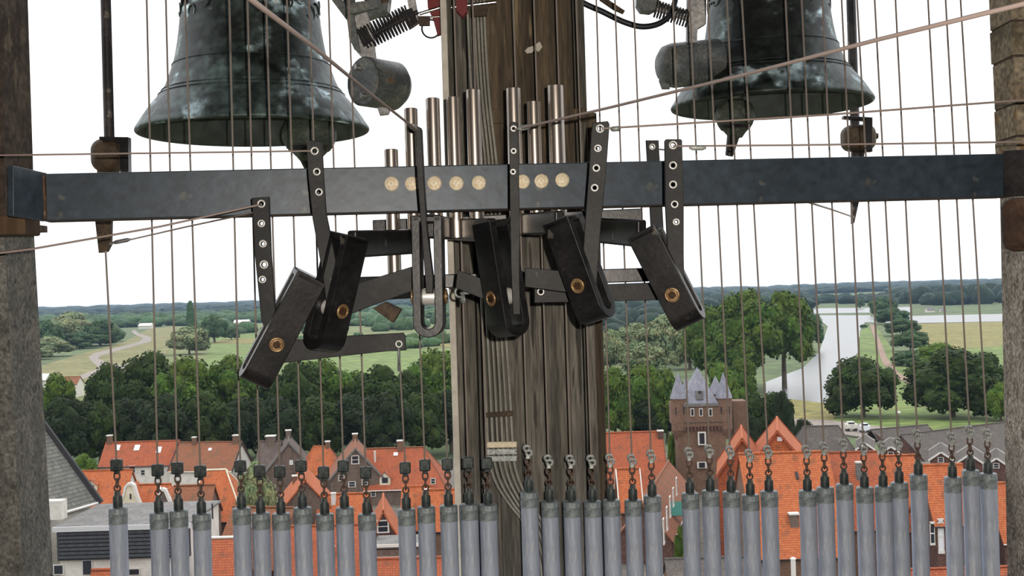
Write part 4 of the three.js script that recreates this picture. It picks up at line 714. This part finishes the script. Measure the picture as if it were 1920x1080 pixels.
house('orange-roofed house low between the zinc tubes beside the flat roof', { a: [330, 912, 172], b: [400, 908, 172], half: 4, drop: 4, roof: B.dull, wall: B.brownWall });
house('dark brown-roofed house with two chimneys beside the row houses', { a: [488, 828, 232], b: [526, 826, 232], half: 5, drop: 4.6, roof: B.brown, wall: B.brownWall, chimneys: [[2, 0, 0.9, 1.6, B.brownWall]] });
house('dark brown gabled house with a white-dotted gable front', { a: [541, 820, 236], b: [541, 824, 224], half: 4.4, drop: 5.2, roof: B.brown, wall: B.brownWall, verge: B.felt, windows: [['g', 546, 867, 6, 8, B.sky]], gutter: 0, chimneys: [[2, 0, 1, 1, B.brownWall]] });
house('small orange hipped roof above the brown house', { a: [588, 838, 226], b: [616, 836, 226], half: 4, drop: 4.4, hipA: 2.4, hipB: 2, roof: B.orange, wall: B.brownWall, chimneys: [[2.6, 0, 0.8, 0.8]] });
house('tall brown-walled house with white windows under a dull red gable roof', { a: [666, 828, 224], b: [666, 832, 208], half: 4.3, drop: 4.8, roof: B.dull, wall: B.brownWall, verge: B.felt, gutter: 0, face: -1, windows: [['g', 666, 862, 13, 15], ['g', 640, 896, 10, 10], ['g', 660, 908, 12, 10], ['g', 684, 904, 10, 10]], chimneys: [[3, 0, 0.9, 0.9]] });
house('large hipped orange-red house with a cream gabled dormer', { a: [690, 840, 214], b: [794, 840, 214], half: 6.2, drop: 6, hipB: 4, roof: B.red, wall: B.brownWall, cap: B.dull, chimneys: [[5.6, 0.2, 1.4, 0.9], [1.4, 2, 1.6, 0.3, B.frame]], skylights: [[742, 852, 8, 6]], dormers: [[722, 908, 20, 14, B.cream]], windows: [['f', 812, 902, 8, 10], ['f', 700, 926, 8, 9]], gutter: B.frame });
house('steep orange gable roof in front of the brown-walled house', { a: [572, 884, 182], b: [572, 888, 168], half: 5.6, drop: 6.4, roof: B.orange, wall: B.brownWall, gutter: 0, chimneys: [[4, -1.5, 0.8, 0.7]] });
house('low orange roof between the steep gable and the dark brick gable', { a: [600, 926, 170], b: [690, 926, 170], half: 5, drop: 5, roof: B.orange, wall: B.brownWall, chimneys: [[2, 1, 1.2, 0.6, B.frame]] });
house('small house with a dark brick gable and one white-framed window', { a: [719, 938, 163], b: [718, 944, 151], half: 2.7, drop: 5, roof: B.orange, wall: B.darkBrick, gutter: 0, windows: [['g', 718, 987, 20, 22]] });
house('orange roof behind the dark brick gable, beside the hipped house', { a: [756, 914, 172], b: [808, 910, 172], half: 4.6, drop: 5, roof: B.orange, wall: B.brownWall, chimneys: [[3.4, 1.6, 1.4, 0.8, B.brownWall]] });
house('orange-roofed house touching the pale batten', { a: [806, 920, 168], b: [862, 916, 168], half: 4, drop: 4.6, roof: B.orange, wall: B.brick });
house('low red roof between zinc tubes under the twiggy tree', { a: [440, 950, 152], b: [548, 952, 150], half: 6, drop: 6, roof: B.dull, wall: B.brick, chimneys: [[3, 2, 1, 0.6, B.frame]] });
house('low red roof between zinc tubes under the steep gable', { a: [548, 985, 144], b: [700, 985, 144], half: 6.5, drop: 6, roof: B.red, wall: B.brick, windows: [['f', 640, 1070, 8, 10]], chimneys: [[2, 2, 1.2, 0.7, B.frame], [5, 3, 0.8, 0.6, B.white]] });
{ const th = thing('flat_house', 'flat-roofed annex with white fascia boards below the dark brick gable', 'house', V(at(728, 1030, 142).x, 0, -142)), a = at(700, 1020, 140), b = at(790, 1018, 140);
  part(th, 'wall', box((a.x + b.x) / 2, a.y / 2 - 0.3, -142.5, b.x - a.x, a.y - 0.6, 6), B.brownWall); part(th, 'flat_roof', box((a.x + b.x) / 2, a.y - 0.3, -142.5, b.x - a.x + 0.3, 0.3, 6.3), B.felt);
  part(th, 'fascia', [box((a.x + b.x) / 2, a.y - 0.1, -139.3, b.x - a.x + 0.4, 0.35, 0.12), box((a.x + b.x) / 2, a.y - 1.5, -139.3, b.x - a.x + 0.4, 0.3, 0.2)], B.frame); }
house('red roof lowest in view beside the flat annex', { a: [690, 1046, 134], b: [870, 1046, 134], half: 5, drop: 5, roof: B.red, wall: B.brick });
// ---- large building beside the plastered pillar
{
  const th = thing('slate_house', 'large house with a steep grey tiled roof and dark verge beside the plastered pillar', 'house', V(-52, 0, -138)), R1 = at(78, 795, 140), E1 = at(184, 943, 140), dirn = V(-2.3, 0, 8).normalize();
  const E0 = E1.clone().addScaledVector(dirn, 46), R0 = R1.clone().addScaledVector(dirn, 46), Wst = R1.clone().add(R1.clone().sub(E1).multiply(V(1, -1, 1))), W0 = Wst.clone().addScaledVector(dirn, 46);
  part(th, 'roof', slab([E0, E1, R1, R0], 0.3), B.slate); part(th, 'roof', slab([W0, Wst, R1, R0], 0.3), B.slate);
  part(th, 'verge_board', bar(R1.clone().add(V(0.1, 0.15, -0.1)), E1.clone().add(V(0.3, 0, -0.1)), 0.5, 0.6), B.dark);
  part(th, 'gutter', rod(E0, E1, 0.16, 0.16, 8), B.frame);
  const g0 = E1.clone().add(V(-0.6, 0, 0)), sh = new THREE.Shape([new THREE.Vector2(Wst.x + 0.6, 0), new THREE.Vector2(g0.x, 0), new THREE.Vector2(g0.x, E1.y - 0.8), new THREE.Vector2(R1.x, R1.y - 1), new THREE.Vector2(Wst.x + 0.6, E1.y - 0.8)]);
  part(th, 'wall', new THREE.ExtrudeGeometry(sh, { depth: 44, bevelEnabled: false }).applyMatrix4(basis(V(1, 0, 0), V(0, 1, 0), V(-2.3 / 8, 0, 1), V(0, 0, -139.8))), B.white);
  part(th, 'dormer', box(at(100, 955, 131).x, at(100, 955, 131).y, -131, 2.4, 2, 1.6), B.white);
  const t2 = thing('flat_house', 'white building with a grey flat roof and dark slatted band under the slate roof', 'house', V(-42, 0, -133)), y = at(100, 985, 127).y, xl = -47.7, xr = at(388, 960, 133).x;
  const z0 = -126, z1 = -139.5;
  part(t2, 'flat_roof', box((xl + xr) / 2, y - 0.1, (z0 + z1) / 2, xr - xl, 0.24, z0 - z1), B.felt);
  part(t2, 'fascia', box((xl + xr) / 2, y - 0.25, z0 + 0.1, xr - xl + 0.3, 0.5, 0.3), B.grey ? M.grey : B.frame);
  part(t2, 'wall', box((xl + xr) / 2, (y - 0.3) / 2, (z0 + z1) / 2 - 0.2, xr - xl - 0.6, y - 0.3, z0 - z1 - 0.6), B.white);
  part(t2, 'wall_band', box((xl + xr) / 2, y - 2.0, z0 - 0.5, xr - xl - 0.4, 3, 0.8), B.dark);
  for (let i = 0; i < 7; i++) part(t2, 'slat', box((xl + xr) / 2, y - 0.75 - i * 0.4, z0 - 0.02, xr - xl - 0.4, 0.26, 0.14).rotateX(0), B.slat);
  for (const [px, py, w, h] of [[164, 1064, 16, 26], [110, 1068, 16, 16], [252, 1072, 18, 10]]) { const c = onPlane(px, py, V(0, 0, z0 - 0.4), V(0, 0, 1)), s = 126 / F; const f = part(t2, 'window', box(c.x, c.y, c.z, w * s + 0.2, h * s + 0.2, 0.16), B.frame); part(t2, 'pane', box(c.x, c.y, c.z + 0.06, w * s, h * s, 0.1), B.glass, f); }
  part(t2, 'vent_pipe', rod(V(at(398, 945, 128).x, y, -128), V(at(398, 945, 128).x, y + 1.6, -128), 0.09), B.dark);
  house('small red roof at the foot of the white flat-roofed building', { a: [176, 1068, 122], b: [226, 1068, 122], half: 2.5, drop: 3, roof: B.red, wall: B.white });
  house('red roof at the corner of the white flat-roofed building', { a: [384, 1008, 124], b: [452, 1008, 124], half: 6, drop: 6, roof: B.red, wall: B.brick, cap: B.frame });
}
// ---- right of the post
house('large plain red-roofed house beside the wooden post', { a: [1100, 811, 206], b: [1240, 811, 206], half: 8, drop: 9.2, roof: B.red, wall: B.brick, chimneys: [[12.3, 0.6, 0.8, 0.9, B.darkBrick]], verge: B.brownWall });
house('lower orange-roofed house in front of the large plain red roof', { a: [1158, 878, 170], b: [1196, 880, 170], half: 4, drop: 5, roof: B.orange, wall: B.brick, verge: B.frame });
house('tall street house with a row of narrow pale windows', { a: [1254, 876, 196], b: [1204, 930, 158], half: 3.6, drop: 4.4, face: 1, roof: B.dull, wall: B.darkBrick, windows: [['f', 1268, 912, 5, 30], ['f', 1262, 932, 5, 32], ['f', 1256, 950, 5, 36], ['f', 1250, 972, 5, 40], ['f', 1244, 996, 5, 44]], gutter: B.frame });
{ const p = at(1272, 955, 168), th = thing('shop_awning', 'green awning over the narrow street', 'awning', V(p.x, p.y, p.z)); part(th, 'canopy', slab([p.clone().add(V(-1, -0.7, 0.8)), p.clone().add(V(1.4, -0.7, 0.8)), p.clone().add(V(1.4, 0.9, -1)), p.clone().add(V(-1, 0.9, -1))], 0.08), B.awning); part(th, 'arm', [rod(p.clone().add(V(-0.9, -0.7, 0.7)), p.clone().add(V(-0.9, 0.2, -1)), 0.03), rod(p.clone().add(V(1.3, -0.7, 0.7)), p.clone().add(V(1.3, 0.2, -1)), 0.03)], B.dark); }
house('great steep orange roof in front of the gatehouse', { a: [1388, 850, 150], b: [1548, 847, 150], half: 9, drop: 10.6, roof: B.orange, wall: B.brick, gutter: B.dark, chimneys: [[4.9, 6.2, 0.9, 1, B.brownWall]], skylights: [[1494, 892, 5, 12, B.dark]] });
house('orange gabled house with a small white square in its gable', { a: [1457, 793, 176], b: [1457, 796, 160], half: 3.6, drop: 4.4, roof: B.orange, wall: B.orange, verge: B.red, gutter: 0, windows: [['g', 1462, 823, 8, 7, B.sky]] });
house('narrow red gabled house between the gatehouse and the white-square gable', { a: [1390, 808, 174], b: [1391, 812, 160], half: 3.2, drop: 4.6, roof: B.orange, wall: B.red, verge: B.red, gutter: 0 });
house('orange-roofed house behind the zinc tubes near the dark roofs', { a: [1550, 848, 154], b: [1640, 848, 154], half: 7.5, drop: 8, roof: B.red, wall: B.brick, chimneys: [[3.2, 2.6, 1.8, 0.6, B.felt]] });
house('orange-roofed house next to the grey chimney, below the brick gables', { a: [1644, 854, 156], b: [1712, 854, 156], half: 7, drop: 8, roof: B.orange, wall: B.brick });
house('bright orange roof with a flat top edge between two groups of tubes', { a: [1728, 873, 146], b: [1800, 870, 146], half: 4.4, drop: 6, roof: B.orange, wall: B.darkBrick, windows: [['f', 1748, 1000, 8, 40, B.glass], ['f', 1764, 1005, 10, 60, B.sky]] });
house('orange roof low against the stone-block pillar', { a: [1850, 905, 150], b: [1930, 905, 150], half: 5, drop: 6, roof: B.orange, wall: B.darkBrick, gutter: B.frame });
house('red roof lowest in view between the last tubes', { a: [1700, 1066, 126], b: [1900, 1064, 126], half: 4, drop: 4, roof: B.red, wall: B.brick });
house('low grey roof at the foot of the great orange roof', { a: [1250, 1046, 132], b: [1420, 1046, 132], half: 3, drop: 2, roof: B.grey, wall: B.brick });
{ const a = at(1487, 1048, 120); single('pole', [rod(V(a.x, 0, a.z), a, 0.26, 0.24, 12), rod(a, a.clone().add(V(0, 0.15, 0)), 0.3, 0.2, 12)], B.frame, 'short white pole sticking up between two zinc tubes', 'pole'); }
house('dark grey-roofed house behind the white-square gable', { a: [1506, 800, 226], b: [1572, 798, 226], half: 5.5, drop: 5, roof: B.grey, wall: B.brownWall, hipA: 2, hipB: 2 });
house('long terrace with a grey roof and a pale gutter near the stone-block pillar', { a: [1690, 812, 244], b: [1905, 792, 262], half: 7, drop: 5.4, roof: B.grey, wall: B.darkBrick, gutter: B.frame });
house('long grey-roofed terrace beginning below the parked vans', { a: [1634, 804, 272], b: [1738, 798, 278], half: 6, drop: 5, roof: B.grey, wall: B.darkBrick, gutter: B.frame });
[[1622, 822, 26, 'nearest the dark grey roof'], [1670, 828, 28, 'second from the dark grey roof'], [1764, 838, 34, 'third from the dark grey roof'], [1818, 842, 38, 'fourth from the dark grey roof'], [1868, 849, 34, 'against the stone-block pillar']].forEach(([x, y, w, l]) => house('dark brick gable house with pale verges, ' + l, { a: [x, y, 226], b: [x, y + 1, 214], half: w * 214 / F / 2 * 1.15, drop: w * 214 / F / 2 * 0.8, roof: B.grey, wall: B.darkBrick, verge: B.frame, gutter: 0, windows: [['g', x, y + 24, 9, 9]], group: 'dark brick gables of the terrace' }));
house('white shed with a pale roof beside the plastered pillar', { a: [60, 702, 440], b: [92, 700, 440], half: 4, drop: 2, roof: B.white, wall: B.white });
house('white-gabled barn with a dull red roof below the dike', { a: [122, 706, 470], b: [150, 706, 470], half: 4, drop: 2.6, roof: B.dull, wall: B.white });
house('pale farmhouse beside the far river', { a: [1736, 575, 1250], b: [1750, 575, 1250], half: 4, drop: 3, roof: B.felt, wall: B.white });
house('second pale farmhouse along the far river bank', { a: [1762, 576, 1250], b: [1772, 576, 1250], half: 6, drop: 5, roof: B.felt, wall: B.white });
house('far white greenhouse on the plain beneath the brown knob', { a: [262, 606, 1560], b: [286, 606, 1560], half: 8, drop: 3, roof: B.white, wall: B.white });
house('far white sheds on the plain before the lowest crank', { a: [440, 600, 1500], b: [468, 599, 1500], half: 8, drop: 3, roof: B.white, wall: B.white });

// ---- the old gatehouse
{
  const D = 209, th = thing('gatehouse', 'old brick gatehouse with pointed grey corner spires near the river', 'gatehouse', V(at(1314, 930, D).x, 0, -D)), s = D / F;
  const c = at(1314, 757, D), yEave = at(1314, 760, D).y, half = 44 * s, zc = -D - half;
  part(th, 'tower_body', box(c.x, yEave / 2, zc, half * 2.05, yEave, half * 2), B.brick);
  const yC = at(1314, 803, D).y; // corbel table
  part(th, 'corbel_table', Array.from({ length: 15 }, (_, i) => box(c.x - half * 1.08 + (i + 0.5) * half * 2.16 / 15, yC, zc + half + 0.18, half * 2.16 / 15 * 0.55, 0.7, 0.5)), B.darkBrick);
  part(th, 'upper_wall', box(c.x, (yEave + yC) / 2 + 0.2, zc, half * 2.2, yEave - yC - 0.2, half * 2.14), B.brick);
  part(th, 'cornice', box(c.x, yEave + 0.1, zc + half + 0.1, half * 1.5, 0.5, 0.8), B.felt);
  const ap = at(1314, 690, D), w = 34 * s, cone = (x0, x1, z, top) => { const g = new THREE.ConeGeometry(x1 * Math.SQRT2, top - yEave, 4, 1).rotateY(Math.PI / 4); return g.toNonIndexed().translate(x0, (top + yEave) / 2, z); };
  const roofG = cone(c.x, w, zc + half * 0.25, ap.y); roofG.computeVertexNormals(); part(th, 'main_roof', roofG, B.spire);
  const dm = at(1314, 742, D - 1); part(th, 'roof_dormer', [box(dm.x, dm.y, zc + half * 0.25 + w * 0.66, 1.2, 1.5, 1.6)], B.felt); part(th, 'dormer_pane', new THREE.CylinderGeometry(0.28, 0.28, 0.1, 14).rotateX(Math.PI / 2).translate(dm.x, dm.y + 0.5, zc + half * 0.25 + w * 0.66 + 0.82), B.dark);
  for (const [px, yb, tp, z] of [[1272, 747, 697, zc + half * 0.8], [1357, 746, 697, zc + half * 0.8], [1288, 740, 706, zc - half * 0.9], [1342, 738, 704, zc - half * 0.9]]) {
    const p = at(px, yb, -z), y1 = at(px, tp, -z).y, y0 = yC - 0.2, r = 14.5 * s;
    const t = part(th, 'corner_turret', new THREE.CylinderGeometry(r, r, p.y - y0, 16).translate(p.x, (p.y + y0) / 2, z), B.brick);
    part(th, 'corbel', new THREE.CylinderGeometry(r, r * 0.5, 1.8, 16).translate(p.x, y0 - 0.9, z), B.brick, t);
    const g = new THREE.ConeGeometry(r * 1.14, y1 - p.y, 8).toNonIndexed().translate(p.x, (y1 + p.y) / 2, z); g.computeVertexNormals(); part(th, 'spire', g, B.spire, t);
    if (z > zc) for (const dx of [-0.5, 0.5]) part(th, 'loophole', box(p.x + dx * r, p.y - 2, z + r * 0.85, 0.22, 1.2, 0.2), B.dark, t);
  }
  const win = (px, py, ww, hh) => { const q = onPlane(px, py, V(0, 0, zc + half * 1.07), V(0, 0, 1)), f = part(th, 'window', box(q.x, q.y, q.z, ww * s, hh * s, 0.24), B.frame); part(th, 'pane', box(q.x, q.y, q.z + 0.1, ww * s * 0.62, hh * s * 0.8, 0.14), B.glass, f); };
  for (const x of [1298, 1314, 1332]) win(x, 773, 7, 15);
  win(1316, 822, 15, 25); win(1316, 872, 18, 12);
  part(th, 'string_course', box(c.x, at(1314, 790, D).y, zc + half * 1.08, half * 2.2, 0.2, 0.2), B.brownWall);
  part(th, 'annex', box(at(1388, 780, 214).x, at(1388, 752, 214).y / 2, -216, 26 * s, at(1388, 752, 214).y, 4), B.brick);
}
// ---- vans, lamp and boat
function van(label, px, py, wpx, D, col) {
  const c = onGround(px, py, 0.42), w = wpx * -c.z / F, th = thing('parked_van', label, 'van', c.clone()), X = (x, y, z) => V(c.x + x * w, c.y + y, c.z + z);
  part(th, 'body', box(c.x, c.y + 1.1, c.z, w, 1.4, 1.9, 0.25), col); part(th, 'cab', box(c.x - w * 0.04, c.y + 1.95, c.z, w * 0.62, 0.6, 1.7, 0.2), col); part(th, 'side_window', box(c.x - w * 0.04, c.y + 1.9, c.z + 0.86, w * 0.5, 0.4, 0.06), B.glass);
  for (const s of [-0.32, 0.32]) for (const z of [-0.85, 0.85]) part(th, 'wheel', new THREE.CylinderGeometry(0.36, 0.36, 0.22, 14).rotateX(Math.PI / 2).translate(c.x + s * w, c.y + 0.36, c.z + z), B.dark);
}
van('white van parked on the road before the round dark tree', 1596, 808, 22, 300, B.white);
van('second white van parked farther along beside the first', 1622, 811, 18, 300, B.sky);
van('pale car parked at the bend of the dike road', 233, 688, 8, 700, B.white);
{ const p = onGround(1686, 806), y = EYE - (774 - hz(1686)) * -p.z / F, th = thing('street_lamp', 'street lamp with a white head between two dark trees', 'lamp', p.clone()); part(th, 'pole', rod(p, V(p.x, y, p.z), 0.1, 0.06), M.darkIron); part(th, 'lamp_head', lathe([[0.001, -0.3], [0.4, -0.2], [0.5, 0.1], [0.3, 0.4], [0.001, 0.45]], 14).translate(p.x, y, p.z), B.white); }
function boat(label, px, py, wpx, hullM) {
  const c = onGround(px, py, 0.2), w = wpx * -c.z / F, th = thing('moored_boat', label, 'boat', c.clone()), sh = new THREE.Shape([new THREE.Vector2(-w / 2, -w * 0.14), new THREE.Vector2(w * 0.3, -w * 0.14), new THREE.Vector2(w / 2, 0), new THREE.Vector2(w * 0.3, w * 0.14), new THREE.Vector2(-w / 2, w * 0.14)]);
  part(th, 'hull', new THREE.ExtrudeGeometry(sh, { depth: w * 0.12, bevelEnabled: true, bevelSize: 0.15, bevelThickness: 0.15, bevelSegments: 1 }).rotateX(-Math.PI / 2).translate(c.x, c.y, c.z), hullM); part(th, 'cabin', box(c.x - w * 0.1, c.y + w * 0.2, c.z, w * 0.5, w * 0.14, w * 0.2, 0.2), B.white); part(th, 'cabin_window', box(c.x - w * 0.1, c.y + w * 0.21, c.z + w * 0.1, w * 0.4, w * 0.05, 0.1), B.glass);
}
boat('dark boat with a white cabin moored at the river bend', 1522, 668, 14, B.dark);
boat('white boat moored beneath the big riverside trees', 1372, 664, 20, B.white);
boat('second white boat moored beside the big tree trunk', 1396, 668, 14, B.white);

scene.traverse((o) => { if (o.isLight) o.castShadow = true; });
renderer.render(scene, camera);
